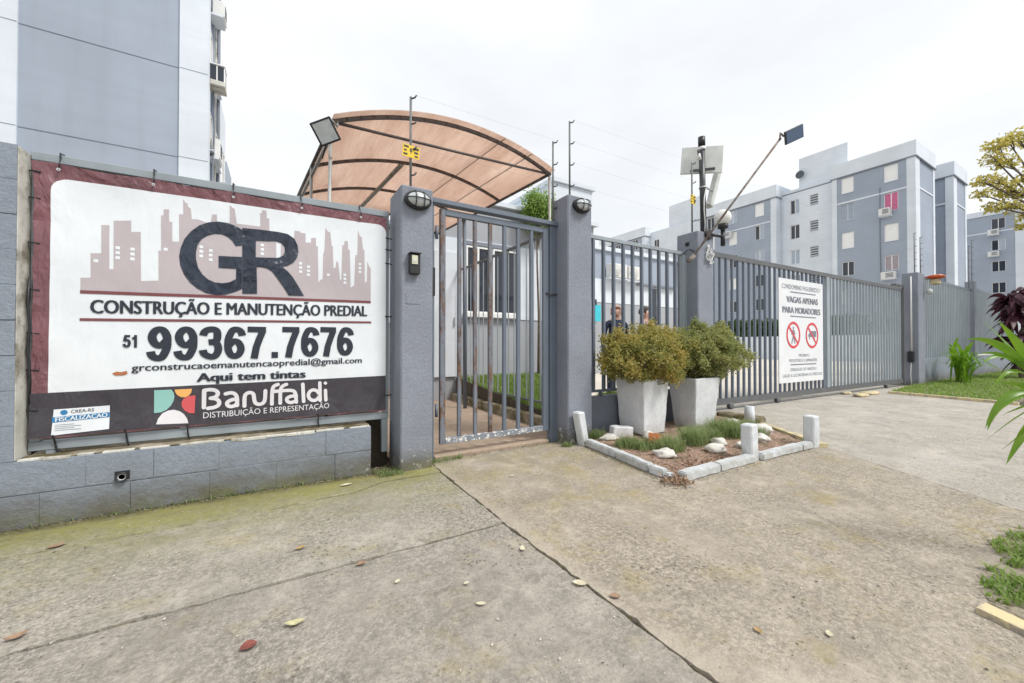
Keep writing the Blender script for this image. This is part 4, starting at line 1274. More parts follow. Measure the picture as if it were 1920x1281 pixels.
ink([[(-0.905, 0.872), (-0.885, 0.882), (-0.862, 0.878), (-0.838, 0.886), (-0.832, 0.868), (-0.85, 0.858), (-0.89, 0.857)]], 'rust_mark', 'v_rust', 5)
# inspection sticker
stk = ink([[(-1.166, 0.506), (-0.914, 0.520), (-0.914, 0.668), (-1.158, 0.662)]], 'sticker', 'v_white', 4)
def stick(bm, mat, layer):
    return put_print(bm, 'sticker_print', mat, ban, onban(layer), GB)
stick(loops_bm([[(-1.164, 0.583), (-0.9145, 0.594), (-0.9145, 0.626), (-1.163, 0.616)]]), 'v_blue', 5)
stick(fit_text('FISCALIZAÇÃO', -1.150, -0.925, 0.588, 0.026, 0.0, 0.04), 'v_white', 7)
stick(fit_text('FISCALIZAÇÃO', -1.148, -0.923, 0.588, 0.026, 0.0, 0.04), 'v_white', 7.3)
stick(fit_text('CREA-RS', -1.085, -0.985, 0.634, 0.020, 0.0, 0.03), 'v_text', 6)
stick(loops_bm([circle(-1.115, 0.641, 0.016, 12)]), 'v_blue', 5)
for q in range(4):
    stick(loops_bm([rect(-1.152, -1.07 + 0.03 * (q % 2), 0.566 - 0.011 * q, 0.569 - 0.011 * q)]), 'sg_grey', 5)
# black ties round the frame
for i, x_ in enumerate((-1.145, -0.71, -0.275, 0.16, 0.595)):
    m = MB(); m.tube([(x_, 3.462, 2.125), (x_ + 0.004, 3.455, 2.15), (x_ - 0.004, 3.492, 2.20), (x_ - 0.006, 3.496, 2.232), (x_, 3.53, 2.234)], 0.0045, 5).build('tie', 'black', bb)
for i, x_ in enumerate((-1.16, -0.84, -0.53, 0.28)):
    m = MB(); m.tube([(x_, 3.462, 0.51), (x_ + 0.005, 3.470, 0.485), (x_ + 0.003, 3.492, 0.452), (x_ + 0.01, 3.494, 0.405), (x_ + 0.012, 3.50, 0.40)], 0.005, 5).build('tie', 'black', bb)
for z_ in (2.09, 1.93, 1.66, 1.38, 1.12, 0.90, 0.66):
    MB().tube([(-1.222, 3.468, z_), (-1.255, 3.470, z_ + 0.003), (-1.276, 3.492, z_ + 0.006), (-1.290, 3.50, z_ + 0.012)], 0.005, 5).build('tie', 'black', bb)
for z_ in (1.98, 1.88, 1.76, 1.30, 0.62):
    MB().tube([(0.80, 3.474, z_), (0.835, 3.488, z_), (0.86, 3.496, z_)], 0.005, 5).build('tie', 'black', bb)
for x_ in (-1.145, -0.71, -0.275, 0.16, 0.595):
    MB().lathe([(0.009, 0), (0.009, 0.004), (0.004, 0.004), (0.004, 0)], (x_, 3.456, 2.118), 12, axY).build('eyelet', 'alu', bb)
# loose cable behind the left post and turquoise rag
tag(MB().tube([(-1.262, 3.466, 1.45), (-1.268, 3.464, 1.30), (-1.258, 3.462, 1.15), (-1.268, 3.464, 1.02), (-1.256, 3.47, 0.85), (-1.262, 3.475, 0.70)], 0.006, 6).build('cable', 'black'), 'black cable hanging down the left post of the banner frame', 'cable')

# ================================================================== PILLARS
def pillar(label, x0, x1, y0, y1, h, foot=0.0):
    t = thing('gate_pillar', label, 'pillar', ((x0 + x1) / 2, (y0 + y1) / 2, 0), 'grey rendered gate pillars')
    m = MB(); m.box(x0, x1, y0, y1, -0.02, h, 0.012)
    bmesh.ops.subdivide_edges(m.bm, edges=[e for e in m.bm.edges if e.calc_length() > 1.0], cuts=24)
    m.wob(0.004, 5.0, x0)
    m.build('shaft', 'pillar', t)
    return t
p1 = pillar('grey pillar with intercom and bulkhead lamp right of the banner', 0.880, 1.157, 3.28, 3.655, 2.40)
p2 = pillar('grey pillar with bulkhead lamp between the pedestrian gate and the short fence', 2.648, 2.986, 3.28, 3.56, 2.665)
p3 = pillar('grey pillar carrying the black mast beside the potted shrubs', 4.882, 5.24, 3.28, 3.61, 2.61)
p4 = pillar('grey pillar with a thin white pipe at the far end of the sliding gate', 14.22, 14.72, 3.36, 3.68, 2.95)
MB().box(0.925, 1.045, 3.2765, 3.2795, 1.40, 1.487, 0.001).build('cover_plate', 'pillar', p1)

# bulkhead lamps
def bulkhead(cx, cz, y, label):
    t = thing('bulkhead_lamp', label, 'lamp', (cx, y, cz), 'oval bulkhead lamps on the pillars')
    def oval(m, rx, rz, y0, y1, k=1.0, seg=28):
        a = [m.bm.verts.new((cx + rx * math.cos(2 * math.pi * i / seg), y0, cz + rz * math.sin(2 * math.pi * i / seg))) for i in range(seg)]
        b = [m.bm.verts.new((cx + rx * k * math.cos(2 * math.pi * i / seg), y1, cz + rz * k * math.sin(2 * math.pi * i / seg))) for i in range(seg)]
        for i in range(seg):
            m.face((a[i], a[(i + 1) % seg], b[(i + 1) % seg], b[i]))
        m.face(a); m.face(b[::-1])
    m = MB(); oval(m, 0.115, 0.078, y, y - 0.035); oval(m, 0.115, 0.078, y - 0.0355, y - 0.05, 0.86)
    m.build('base', 'black', t)
    m = MB()
    prev = None
    seg = 28
    for k in range(6):
        a = k / 5 * math.pi / 2
        rr, yy = math.cos(a), y - 0.050 - 0.045 * math.sin(a)
        ring = [m.bm.verts.new((cx + 0.094 * max(rr, 0.02) * math.cos(2 * math.pi * i / seg), yy, cz + 0.058 * max(rr, 0.02) * math.sin(2 * math.pi * i / seg))) for i in range(seg)]
        if prev:
            for i in range(seg):
                f = m.face((prev[i], prev[(i + 1) % seg], ring[(i + 1) % seg], ring[i]))
                if f: f.smooth = True
        prev = ring
    m.face(prev)
    m.build('glass', 'glassy', t)
    for u in (-0.035, 0.035):
        MB().tube([(cx + u, y - 0.05 - 0.05 * math.sin(R(180 * k / 8)) , cz + 0.066 * math.cos(R(180 * k / 8))) for k in range(9)], 0.0045, 5).build('guard_bar', 'black', t)
    MB().tube([(cx + 0.10 * math.cos(R(180 * k / 8)), y - 0.05 - 0.052 * math.sin(R(180 * k / 8)), cz) for k in range(9)], 0.0045, 5).build('guard_bar', 'black', t)
bulkhead(1.018, 2.277, 3.279, 'oval bulkhead lamp on the pillar with the intercom')
bulkhead(2.822, 2.560, 3.279, 'oval bulkhead lamp on the pillar between gate and short fence')

ic = thing('intercom', 'black intercom with pale keypad on the pillar beside the banner', 'intercom', (0.985, 3.27, 1.73))
MB().box(0.942, 1.030, 3.225, 3.279, 1.645, 1.815, 0.008).build('housing', 'black', ic)
MB().box(0.955, 1.005, 3.214, 3.2235, 1.725, 1.800, 0.003).build('keypad', surf('pale keypad', (0.66, 0.66, 0.50), 0.5), ic)
MB().box(0.962, 0.998, 3.211, 3.2135, 1.742, 1.764).build('button_row', 'antenna', ic)
MB().box(0.938, 1.034, 3.205, 3.2795, 1.816, 1.824).build('rain_hood', 'black', ic)

# ================================================================== PEDESTRIAN GATE
YG = 3.50
gp = thing('gateway', 'grey steel posts and lintel bar framing the pedestrian gate', 'gateway', (1.9, YG, 0))
MB().box(1.158, 1.235, YG - 0.03, YG + 0.03, 0.0, 2.36).build('post', 'steel', gp)
MB().box(2.552, 2.647, YG - 0.03, YG + 0.03, 0.0, 2.36).build('post', 'steel', gp)
MB().box(1.158, 2.690, YG - 0.055, YG + 0.035, 2.362, 2.405, 0.003).build('lintel', 'steel', gp)
MB().box(1.245, 2.540, 3.47, 3.72, -0.02, 0.032, 0.008).build('threshold', 'path', gp)
MB().box(1.167, 1.232, YG - 0.075, YG - 0.032, 1.50, 1.76, 0.006).build('latch_box', 'black', gp)
gt = thing('pedestrian_gate', 'grey steel bar gate with rust and chipped foot between the two lamp pillars', 'gate', (1.9, YG, 0.14))
MB().box(1.300, 1.352, YG - 0.02, YG + 0.02, 0.13, 2.33, 0.003).build('stile', 'steel_rust', gt)
MB().box(2.470, 2.540, YG - 0.02, YG + 0.02, 0.13, 2.33, 0.003).build('stile', 'steel', gt)
MB().box(1.353, 2.469, YG - 0.02, YG + 0.02, 2.272, 2.33, 0.003).build('top_rail', 'steel', gt)
MB().box(1.353, 2.469, YG - 0.02, YG + 0.02, 0.13, 0.185, 0.003).build('foot_rail', 'steel_chip', gt)
gbar, gc = MB().box(-0.0175, 0.0175, -0.017, 0.017, -1.042, 1.042, 0.002).mesh('bar')
gbar2 = gbar.copy()
for i, x_ in enumerate((1.498, 1.664, 1.830, 1.993, 2.158, 2.325)):
    link('bar', gbar if i > 2 else gbar2, 'steel' if i > 2 else 'steel_rust', gt, (x_, YG, 1.2285)).rotation_euler.y = random.gauss(0, 0.0028)
MB().tube([(2.50, YG - 0.022, 1.62), (2.56, YG - 0.05, 1.60), (2.63, YG - 0.04, 1.61)], 0.008, 6).build('latch', 'blackpipe', gt)
for z_ in (0.45, 2.1):
    MB().tube([(1.268, YG - 0.01, z_ - 0.06), (1.268, YG - 0.01, z_ + 0.06)], 0.016, 8).build('hinge', 'steel', gt)

# ================================================================== SHORT FENCE on its dark wall
fw = thing('low_wall', 'low dark grey rendered wall under the short fence behind the pots', 'wall', (3.9, 3.5, 0))
MB().box(2.988, 4.880, 3.44, 3.56, -0.02, 0.452, 0.006).build('wall', surf('dark grey paint', (0.155, 0.172, 0.205), 0.7, 0.12, 4, bump=0.3, bs=120), fw)
FY = 3.485
sf = thing('bar_fence', 'short grey steel bar fence between the second pillar and the mast pillar', 'fence', (3.9, FY, 0.45))
MB().box(2.99, 4.88, FY - 0.02, FY + 0.02, 2.305, 2.350, 0.003).build('top_rail', 'steel_pale', sf)
MB().box(2.99, 4.88, FY - 0.015, FY + 0.015, 0.500, 0.530, 0.003).build('bottom_rail', 'steel', sf)
fbar, _c = MB().box(-0.016, 0.016, -0.02, 0.02, -0.886, 0.886, 0.002).mesh('bar')
for k in range(11):
    link('bar', fbar, 'steel', sf, (3.020 + 0.1655 * k, FY, 1.4175))
MB().box(4.800, 4.880, FY - 0.04, FY + 0.02, 0.531, 2.304).build('post', 'steel_pale', sf)
for x_ in (3.3, 4.3):
    MB().box(x_ - 0.015, x_ + 0.015, FY - 0.015, FY + 0.015, 0.453, 0.499).build('foot', 'steel_dark', sf)

# ================================================================== SLIDING GATE
def gy(x): return 3.79 - 0.02 * (x - 5.4)
sg = thing('sliding_gate', 'long grey steel bar sliding gate across the driveway', 'gate', (9.6, 3.7, 0.05))
a_, b_ = Vector((5.30, gy(5.30), 0)), Vector((13.95, gy(13.95), 0))
def along(m, z0, z1, wd, x0=5.30, x1=13.95, dy=0.0):
    zc = (z0 + z1) / 2
    return m.bar((x0, gy(x0) + dy, zc), (x1, gy(x1) + dy, zc), z1 - z0, wd, (0, 1, 0))
along(MB(), 2.478, 2.555, 0.05).build('top_rail', 'steel_dark', sg)
along(MB(), 0.085, 0.185, 0.06).build('bottom_rail', 'steel_dark', sg)
sbar, _c = MB().box(-0.015, 0.015, -0.02, 0.02, -1.145, 1.145, 0.002).mesh('bar')
sbar2 = sbar.copy()
x_ = 5.36; k = 0
while x_ < 13.93:
    if abs(x_ - 9.86) > 0.09:
        link('bar', sbar2 if x_ > 9.9 else sbar, 'steel_pale' if x_ > 9.9 else 'steel', sg, (x_, gy(x_), 1.3315)).rotation_euler.y = random.gauss(0, 0.003)
    x_ += 0.1662
MB().box(9.80, 9.93, gy(9.86) - 0.03, gy(9.86) + 0.03, 0.186, 2.477).build('mid_post', 'steel_pale', sg)
MB().box(13.955, 14.03, gy(14) - 0.05, gy(14) + 0.05, 0.06, 2.56).build('end_post', 'steel_dark', sg)
for x_ in (6.45, 7.9, 12.9):
    MB().lathe([(0.02, -0.03), (0.055, -0.03), (0.055, -0.012), (0.042, 0.0), (0.055, 0.012), (0.055, 0.03), (0.02, 0.03)], (x_, gy(x_) - 0.005, 0.052), 16, axY).build('wheel', 'steel_dark', sg)
gr_ = MB(); gr_.bar((5.6, gy(5.6), 0.004), (14.0, gy(14.0), 0.004), 0.03, 0.012, (0, 1, 0))
tag(gr_.build('gate_rail', 'steel_dark'), 'thin steel floor rail under the sliding gate', 'rail')
MB().box(13.6, 14.15, 3.62, 3.72, 2.60, 2.64).build('guide_roller', 'steel_dark', sg)

# notice on the sliding gate
ns = thing('notice_sign', 'white parking notice with two red prohibition circles on the sliding gate', 'sign', (8.78, 3.68, 1.32))
def onsign(l):
    return lambda x, z: (x, gy(x) - 0.030 - 0.0015 * l, z)
SX0, SX1, SZ0, SZ1 = 7.93, 9.62, 0.35, 2.305
m = MB(); m.bar((SX0, gy(SX0) - 0.026, (SZ0 + SZ1) / 2), (SX1, gy(SX1) - 0.026, (SZ0 + SZ1) / 2), SZ1 - SZ0, 0.006, (0, 1, 0))
sheet = m.build('sheet', 'sg_white', ns)
def sw(s, x0, x1, zb, cap, off=0.02, mat='sg_grey'):
    for q in ((0,) if off < 0.01 else (-1, 0, 1)):
        for wb in word_bms(fit_text(s, x0 + 0.012 * q, x1 + 0.012 * q, zb, cap, 0.0), cap * 0.26):
            put_print(wb, 'lettering', mat, sheet, onsign(1.2 + 0.3 * q))
sw('CONDOMINIO FIGUEIREDO I', 8.03, 9.50, 2.12, 0.085, 0.004)
sw('VAGAS APENAS', 8.20, 9.40, 1.865, 0.115)
sw('PARA MORADORES', 8.06, 9.50, 1.665, 0.115)
for z_ in (2.055, 1.595, 0.675):
    put_print(loops_bm([rect(8.33, 9.32, z_, z_ + 0.022)]), 'rule', 'sg_grey', sheet, onsign(1))
sw('PROIBIDO', 8.64, 9.04, 0.835, 0.05, 0.004)
sw('PEDESTRES E CAMINHÕES', 8.28, 9.36, 0.735, 0.055, 0.004)
sw('DESLIGUE OS FARÓIS E', 8.33, 9.33, 0.565, 0.055, 0.004)
sw('LIGUE A LUZ INTERNA DO VEÍCULO', 8.05, 9.56, 0.455, 0.055, 0.004)
for cx in (8.44, 9.16):
    cz = 1.25
    put_print(loops_bm([circle(cx, cz, 0.255, 40), circle(cx, cz, 0.208, 40)]), 'prohibition_ring', 'sg_red', sheet, onsign(2))
    a = R(-45); dx, dz = math.cos(a), math.sin(a)
    put_print(loops_bm([[(cx - dx * .212 - dz * .02, cz - dz * .212 + dx * .02), (cx - dx * .212 + dz * .02, cz - dz * .212 - dx * .02), (cx + dx * .212 + dz * .02, cz + dz * .212 - dx * .02), (cx + dx * .212 - dz * .02, cz + dz * .212 + dx * .02)]]), 'prohibition_bar', 'sg_red', sheet, onsign(3))
cx, cz = 8.44, 1.25
put_print(loops_bm([circle(cx, cz + 0.135, 0.026, 14)]), 'pictogram', 'sg_grey', sheet, onsign(1))
put_print(loops_bm([[(cx - 0.03, cz + 0.10), (cx + 0.03, cz + 0.10), (cx + 0.075, cz + 0.01), (cx + 0.05, cz), (cx + 0.03, cz + 0.05), (cx + 0.025, cz - 0.02), (cx + 0.07, cz - 0.16), (cx + 0.04, cz - 0.17), (cx, cz - 0.05), (cx - 0.05, cz - 0.17), (cx - 0.08, cz - 0.155), (cx - 0.025, cz - 0.02), (cx - 0.03, cz + 0.05), (cx - 0.06, cz + 0.0), (cx - 0.08, cz + 0.01)]]), 'pictogram', 'sg_grey', sheet, onsign(1))
cx = 9.16
put_print(loops_bm([rect(cx - 0.03, cx + 0.17, cz - 0.03, cz + 0.09), [(cx - 0.15, cz - 0.03), (cx - 0.04, cz - 0.03), (cx - 0.04, cz + 0.05), (cx - 0.10, cz + 0.05), (cx - 0.15, cz + 0.01)], circle(cx - 0.10, cz - 0.055, 0.022, 12), circle(cx + 0.09, cz - 0.055, 0.022, 12)]), 'pictogram', 'sg_grey', sheet, onsign(1))

# ================================================================== FENCE beyond the far pillar
rf = thing('bar_fence', 'grey weathered bar fence on a low wall right of the far pillar', 'fence', (20, 3.6, 0))
MB().box(14.73, 27.0, 3.44, 3.62, -0.03, 0.70).build('base_wall', 'block', rf)
MB().box(14.73, 20.2, 3.50, 3.54, 2.90, 2.96).build('top_rail', 'steel', rf)
MB().box(20.5, 27.0, 3.50, 3.54, 2.98, 3.04).build('top_rail', 'steel', rf)
rbar, _c = MB().box(-0.02, 0.02, -0.025, 0.025, -1.1, 1.1).mesh('bar')
x_ = 14.85
while x_ < 26.9:
    if not 20.15 < x_ < 20.6:
        link('bar', rbar, 'steel_pale', rf, (x_, 3.52, 1.802 if x_ < 20.2 else 1.88))
    x_ += 0.1662
MB().box(20.2, 20.5, 3.42, 3.64, 0.701, 3.22).build('post', 'pillar', rf)
bc = thing('gate_beacon', 'orange and yellow warning beacon on the far pillar', 'beacon', (14.9, 3.3, 2.75))
MB().lathe([(0.05, 0.0), (0.16, 0.02), (0.20, 0.07), (0.12, 0.11), (0.03, 0.12)], (14.92, 3.20, 2.80), 16).build('lens', 'orange_lens', bc)
MB().box(14.80, 15.04, 3.12, 3.28, 2.66, 2.798, 0.02).build('base', 'cream_paint', bc)
MB().bar((14.70, 3.40, 2.82), (14.86, 3.25, 2.82), 0.04).build('arm', 'rust_rod', bc)
MB().lathe([(0.03, 0.0), (0.075, 0.02), (0.085, 0.07), (0.05, 0.11), (0.01, 0.12)], (14.74, 3.33, 2.47), 16, axY).build('bulb', 'antenna', bc)
cp = thing('cable_pipe', 'thin white pipe ending in a black box on the far pillar', 'pipe', (14.2, 3.5, 0))
MB().tube([(14.205, 3.49, 0.90), (14.205, 3.49, 2.86)], 0.018, 8).build('pipe', 'white', cp)
MB().box(14.13, 14.216, 3.44, 3.56, 0.62, 0.90, 0.01).build('box', 'black', cp)
MB().tube([(14.20, 3.50, 0.61), (14.195, 3.51, 0.3), (14.18, 3.49, 0.02)], 0.012, 6).build('cable', 'white', cp)

# ================================================================== CANOPY over the path
cn = thing('canopy', 'arched bronze polycarbonate canopy on dark steel ribs over the entrance path', 'canopy', (1.6, 5.4, 0))
CX0, CX1, CZ0, CZ1, RISE = 0.42, 2.86, 3.085, 3.150, 0.27
def cpt(t, y, dz=0.0):
    return Vector((CX0 + (CX1 - CX0) * t - 0.085 * (y - 3.9), y, CZ0 + (CZ1 - CZ0) * t + RISE * 4 * t * (1 - t) + dz))
def chord(t, y, dz=0.0):
    return Vector((CX0 + (CX1 - CX0) * t - 0.085 * (y - 3.9), y, CZ0 + (CZ1 - CZ0) * t + dz))
for a, b in ((0.0, 0.7215), (0.7235, 0.8695), (0.8715, 1.005)):
    m = MB(); N = 12; YS = [3.815, 4.4, 5.0, 5.6, 6.2, 6.8, 7.16]
    top = [[m.bm.verts.new(cpt(a + (b - a) * i / N, y, 0.034)) for y in YS] for i in range(N + 1)]
    bot = [[m.bm.verts.new(cpt(a + (b - a) * i / N, y, 0.026)) for y in YS] for i in range(N + 1)]
    for i in range(N):
        for j in range(len(YS) - 1):
            for g in (top, bot):
                f = m.face((g[i][j], g[i + 1][j], g[i + 1][j + 1], g[i][j + 1])); f.smooth = True
        m.face((top[i][0], top[i + 1][0], bot[i + 1][0], bot[i][0]))
        m.face((top[i][-1], top[i + 1][-1], bot[i + 1][-1], bot[i][-1]))
    for j in range(len(YS) - 1):
        m.face((top[0][j], top[0][j + 1], bot[0][j + 1], bot[0][j]))
        m.face((top[N][j], top[N][j + 1], bot[N][j + 1], bot[N][j]))
    m.build('sheet', 'poly', cn)
for t_ in (0.7225, 0.87):
    MB().tube([cpt(t_, y, 0.026) for y in (3.82, 4.5, 5.3, 6.2, 7.16)], 0.0045, 5).build('joint_strip', 'canopy_steel', cn)
def rib(y, r=0.0165):
    m = MB(); P = [cpt(k / 20, y) for k in range(21)]
    for a, b in zip(P, P[1:]):
        d = (b - a).normalized()
        m.bar(a - d * 0.004, b + d * 0.004, r * 2, r * 1.7, (0, 1, 0))
    m.build('rib', 'canopy_steel', cn)
for y in (3.90, 5.0, 6.05, 7.1):
    rib(y)
for y, r in ((3.90, 0.014), (7.1, 0.009)):
    MB().tube([chord(0.01, y), chord(0.99, y)], r, 6).build('tie_bar', 'canopy_steel', cn)
for t_, dz in ((0.0, 0.0), (0.0, -0.11), (1.0, 0.0), (0.42, -0.02)):
    y0 = 5.0 if t_ == 0.42 else 3.88
    MB().tube([cpt(t_, y0, dz), cpt(t_, 7.12, dz)], 0.030 if t_ == 0.42 else 0.018, 8).build('purlin', 'galv' if (t_ == 0 and dz) or t_ == 0.42 else 'canopy_steel', cn)
for t_, y in ((0.0, 3.96), (0.0, 5.0), (1.0, 3.9), (1.0, 6.05)):
    p = cpt(t_, y)
    MB().tube([(p.x - (0.03 if t_ == 0 else -0.02), y, -0.02), (p.x - (0.0 if t_ == 0 else 0.0), y, p.z - 0.0)], 0.016 if y != 6.05 else 0.035, 8).build('post', 'galv' if y != 6.05 else 'steel', cn)

# flood light on the canopy corner
fl = thing('flood_light', 'square black flood light at the left corner of the canopy', 'flood light', (0.36, 3.82, 2.93))
fm = Matrix.Rotation(R(-8), 3, 'Z') @ Matrix.Rotation(R(28), 3, 'X') @ Matrix.Rotation(R(-29), 3, 'Y')
fc = Vector((0.357, 3.80, 2.930))
MB().obox(fc, (0.185, 0.035, 0.195), fm, 0.006).build('housing', 'black', fl)
MB().obox(fc + fm @ Vector((0, -0.0205, 0)), (0.152, 0.004, 0.162), fm).build('glass', 'glassy', fl)
MB().tube([fc + fm @ Vector((0.085, 0.0, 0.08)), fc + Vector((0.10, 0.05, 0.10)), cpt(0.02, 3.90)], 0.010, 6).build('bracket', 'galv', fl)
MB().tube([fc + fm @ Vector((0, 0.02, 0)), fc + Vector((0.02, 0.08, -0.05)), (0.345, 3.95, 2.75)], 0.006, 6).build('lead', 'black', fl)

# ================================================================== ELECTRIC FENCE POSTS
def epost(x, y, z0, z1, label, n=4, plate=None, lean=0.0, insd=1):
    t = thing('electric_fence_post', label, 'fence post', (x, y, z0), 'electric fence posts on the walls')
    MB().tube([(x, y, z0), (x + lean, y, z1)], 0.011, 6).build('rod', 'rod_grey', t)
    tops = []
    for k in range(n):
        f = 0.18 + 0.80 * k / max(1, n - 1)
        z = z0 + (z1 - z0) * f
        px_ = x + lean * f
        MB().tube([(px_, y, z), (px_ + 0.028 * insd, y - 0.028, z + 0.004), (px_ + 0.042 * insd, y - 0.03, z + 0.028)], 0.007, 6).build('insulator', 'blackpipe', t)
        tops.append((px_ + 0.042 * insd, y - 0.03, z + 0.026))
    return t, tops
e1, w1 = epost(1.001, 3.42, 2.39, 3.24, 'electric fence post with yellow plate on the intercom pillar')
e2, w2 = epost(2.615, 3.50, 2.40, 3.31, 'electric fence post at the right end of the gate lintel')
e3, w3 = epost(2.785, 3.42, 2.655, 3.545, 'tallest electric fence post on the pillar left of the short fence')
e4, w4 = epost(4.962, 3.42, 2.60, 3.60, 'electric fence post with small yellow plate beside the black mast')
e5, w5 = epost(14.40, 3.47, 2.94, 4.02, 'left of two thin fence posts on the far pillar', 6)
e6, w6 = epost(14.40, 3.36, 2.94, 3.88, 'right of two thin fence posts on the far pillar', 6)
e7, w7 = epost(19.95, 3.50, 2.97, 4.40, 'left thin fence post on the far bar fence', 6)
e8, w8 = epost(20.36, 3.50, 3.20, 4.65, 'right thin fence post on the post of the far bar fence', 6)
wi = 0
for A, B, nm in ((w1, w2, 'above the pedestrian gate'), (w3, w4, 'above the short fence'), (w4, w5, 'above the sliding gate'), (w6, w7, 'above the far fence')):
    for k in range(4):
        a, b = Vector(A[k]), Vector(B[k])
        mid = (a + b) / 2 - Vector((0, 0, 0.006 * (b - a).length))
        P = [(1 - t) ** 2 * a + 2 * t * (1 - t) * mid + t * t * b for t in [q / 8 for q in range(9)]]
        lvl = ('lowest', 'second lowest', 'second highest', 'highest')[k]
        tag(MB().tube(P, 0.0006, 4).build('electric_wire', 'galv'), '%s thin electric wire strung %s' % (lvl, nm), 'wire', 'electric fence wires')

def warn(x, y, z, wd, ht, label, rot=0.0):
    t = thing('warning_plate', label, 'sign', (x, y, z), 'yellow electric fence plates')
    rm = Matrix.Rotation(rot, 3, 'Y')
    MB().obox((x, y, z), (wd, 0.004, ht), rm).build('plate', 'yellow', t)
    def pl(lx, lz): 
        return tuple(Vector((x, y - 0.0032, z)) + rm @ Vector((lx * wd, 0, lz * ht)))
    for lp in ([(-0.07, 0.26), (0.05, 0.26), (0.01, 0.06), (0.08, 0.06), (-0.05, -0.28), (-0.02, -0.03), (-0.09, -0.03)], rect(-0.44, -0.16, 0.24, 0.40), rect(0.14, 0.44, 0.20, 0.40), rect(-0.44, -0.20, -0.38, -0.22), rect(0.18, 0.42, -0.10, 0.06), rect(-0.42, -0.26, -0.06, 0.08), rect(0.22, 0.42, -0.38, -0.24)):
        put_print(loops_bm([lp]), 'print', 'sign_black', t, pl)
warn(1.000, 3.404, 2.748, 0.150, 0.108, 'yellow warning plate above the intercom pillar', R(4))
warn(4.962, 3.404, 3.082, 0.110, 0.125, 'yellow warning plate beside the black mast', R(4))

# ================================================================== MAST on the third pillar
ms = thing('antenna_mast', 'black pipe mast with white antenna panels on the third pillar', 'mast', (5.21, 3.42, 2.6))
MB().tube([(5.225, 3.42, 2.58), (5.19, 3.42, 3.90)], 0.040, 14).build('pipe', 'blackpipe', ms)
MB().tube([(5.19, 3.42, 3.90), (5.187, 3.42, 4.02)], 0.048, 14).build('cap', 'black', ms)
MB().obox((5.272, 3.475, 3.735), (0.55, 0.022, 0.43), Matrix.Rotation(R(-48), 3, 'Z') @ Matrix.Rotation(R(-10), 3, 'X') @ Matrix.Rotation(R(5), 3, 'Y'), 0.006).build('panel', 'antenna', ms)
MB().bar((5.07, 3.52, 3.545), (5.31, 3.30, 3.555), 0.03).build('clamp_bar', 'blackpipe', ms)
MB().lathe([(0.046, -0.02), (0.052, -0.02), (0.052, 0.02), (0.046, 0.02)], (5.195, 3.42, 3.855), 14).build('clamp', 'white', ms)
MB().lathe([(0.044, -0.012), (0.05, -0.012), (0.05, 0.012), (0.044, 0.012)], (5.207, 3.42, 3.30), 14).build('clamp', 'galv', ms)
MB().tube([(5.10, 3.38, 3.80), (5.03, 3.37, 3.77), (5.02, 3.36, 3.70)], 0.012, 6).build('lead', 'blackpipe', ms)
MB().tube([(5.03, 3.36, 3.72), (5.05, 3.36, 3.64)], [0.02, 0.028], 8).build('connector', 'plastic_w', ms)
am = Matrix.Rotation(R(21), 3, 'Y')
MB().obox((5.53, 3.46, 3.36), (0.070, 0.10, 0.62), am, 0.012).build('slim_antenna', 'antenna', ms)
MB().bar((5.23, 3.42, 3.10), (5.42, 3.45, 3.12), 0.03).build('arm', 'galv', ms)
MB().bar((5.22, 3.42, 3.32), (5.48, 3.45, 3.33), 0.02).build('arm', 'galv', ms)
MB().tube([(5.21, 3.375, 3.28), (5.12, 3.34, 3.10), (5.10, 3.33, 2.95), (5.17, 3.36, 2.78), (5.19, 3.38, 2.62)], 0.007, 6).build('lead', 'plastic_w', ms)

gl = thing('globe_lamp', 'white globe lamp on a black bracket at the third pillar', 'lamp', (5.24, 3.28, 2.60))
gc_ = Vector((5.395, 3.24, 2.855))
MB().lathe([(0.112 * math.sin(R(a)) + 0.0005, -0.112 * math.cos(R(a))) for a in range(22, 181, 12)], gc_, 24).build('globe', 'globe', gl)
MB().lathe([(0.026, -0.21), (0.030, -0.165), (0.068, -0.150), (0.068, -0.100), (0.045, -0.096)], gc_, 18).build('socket', 'black', gl)
MB().tube([(5.395, 3.24, 2.455), (5.395, 3.24, 2.66)], 0.030, 12).build('stem', 'black', gl)
MB().tube([(5.12, 3.262, 2.585), (5.395, 3.24, 2.585)], 0.020, 10).build('arm', 'black', gl)
MB().lathe([(0.075, 0.0), (0.075, 0.02), (0.05, 0.03)], (5.10, 3.279, 2.585), 18, axY).build('rosette', 'black', gl)

sl = thing('solar_lamp', 'solar flood light at the tip of a long rusty slanting rod', 'lamp', (4.70, 3.22, 2.2))
ra, rb_ = Vector((4.69, 3.235, 2.205)), Vector((5.80, 2.68, 3.835))
MB().tube([ra, rb_], 0.0145, 8).build('rod', 'rust_rod', sl)
MB().tube([ra + Vector((-0.05, 0.03, -0.05)), ra + Vector((0.03, -0.01, 0.03))], 0.028, 8).build('clamp', 'rust_rod', sl)
MB().tube([rb_ - Vector((0.02, 0, 0.03)), rb_ + Vector((0.0, 0, 0.07)), rb_ + Vector((0.05, -0.02, 0.03))], 0.014, 6).build('bracket', 'rust_rod', sl)
ex_ = (Vector((0.859, -0.512, 0)) * 0.90 + Vector((0, 0, 0.42))).normalized()
ez_ = (Vector((0.50, 0.80, 0)) * -0.80 + Vector((0, 0, -0.42)))
ez_ = (ez_ - ex_ * ez_.dot(ex_)).normalized()
ey_ = ez_.cross(ex_)
sm = Matrix((ex_, ey_, ez_)).transposed()
sc0 = rb_ + Vector((0.160, -0.09, 0.055))
MB().obox(sc0, (0.27, 0.17, 0.028), sm, 0.005).build('housing', 'blackpipe', sl)
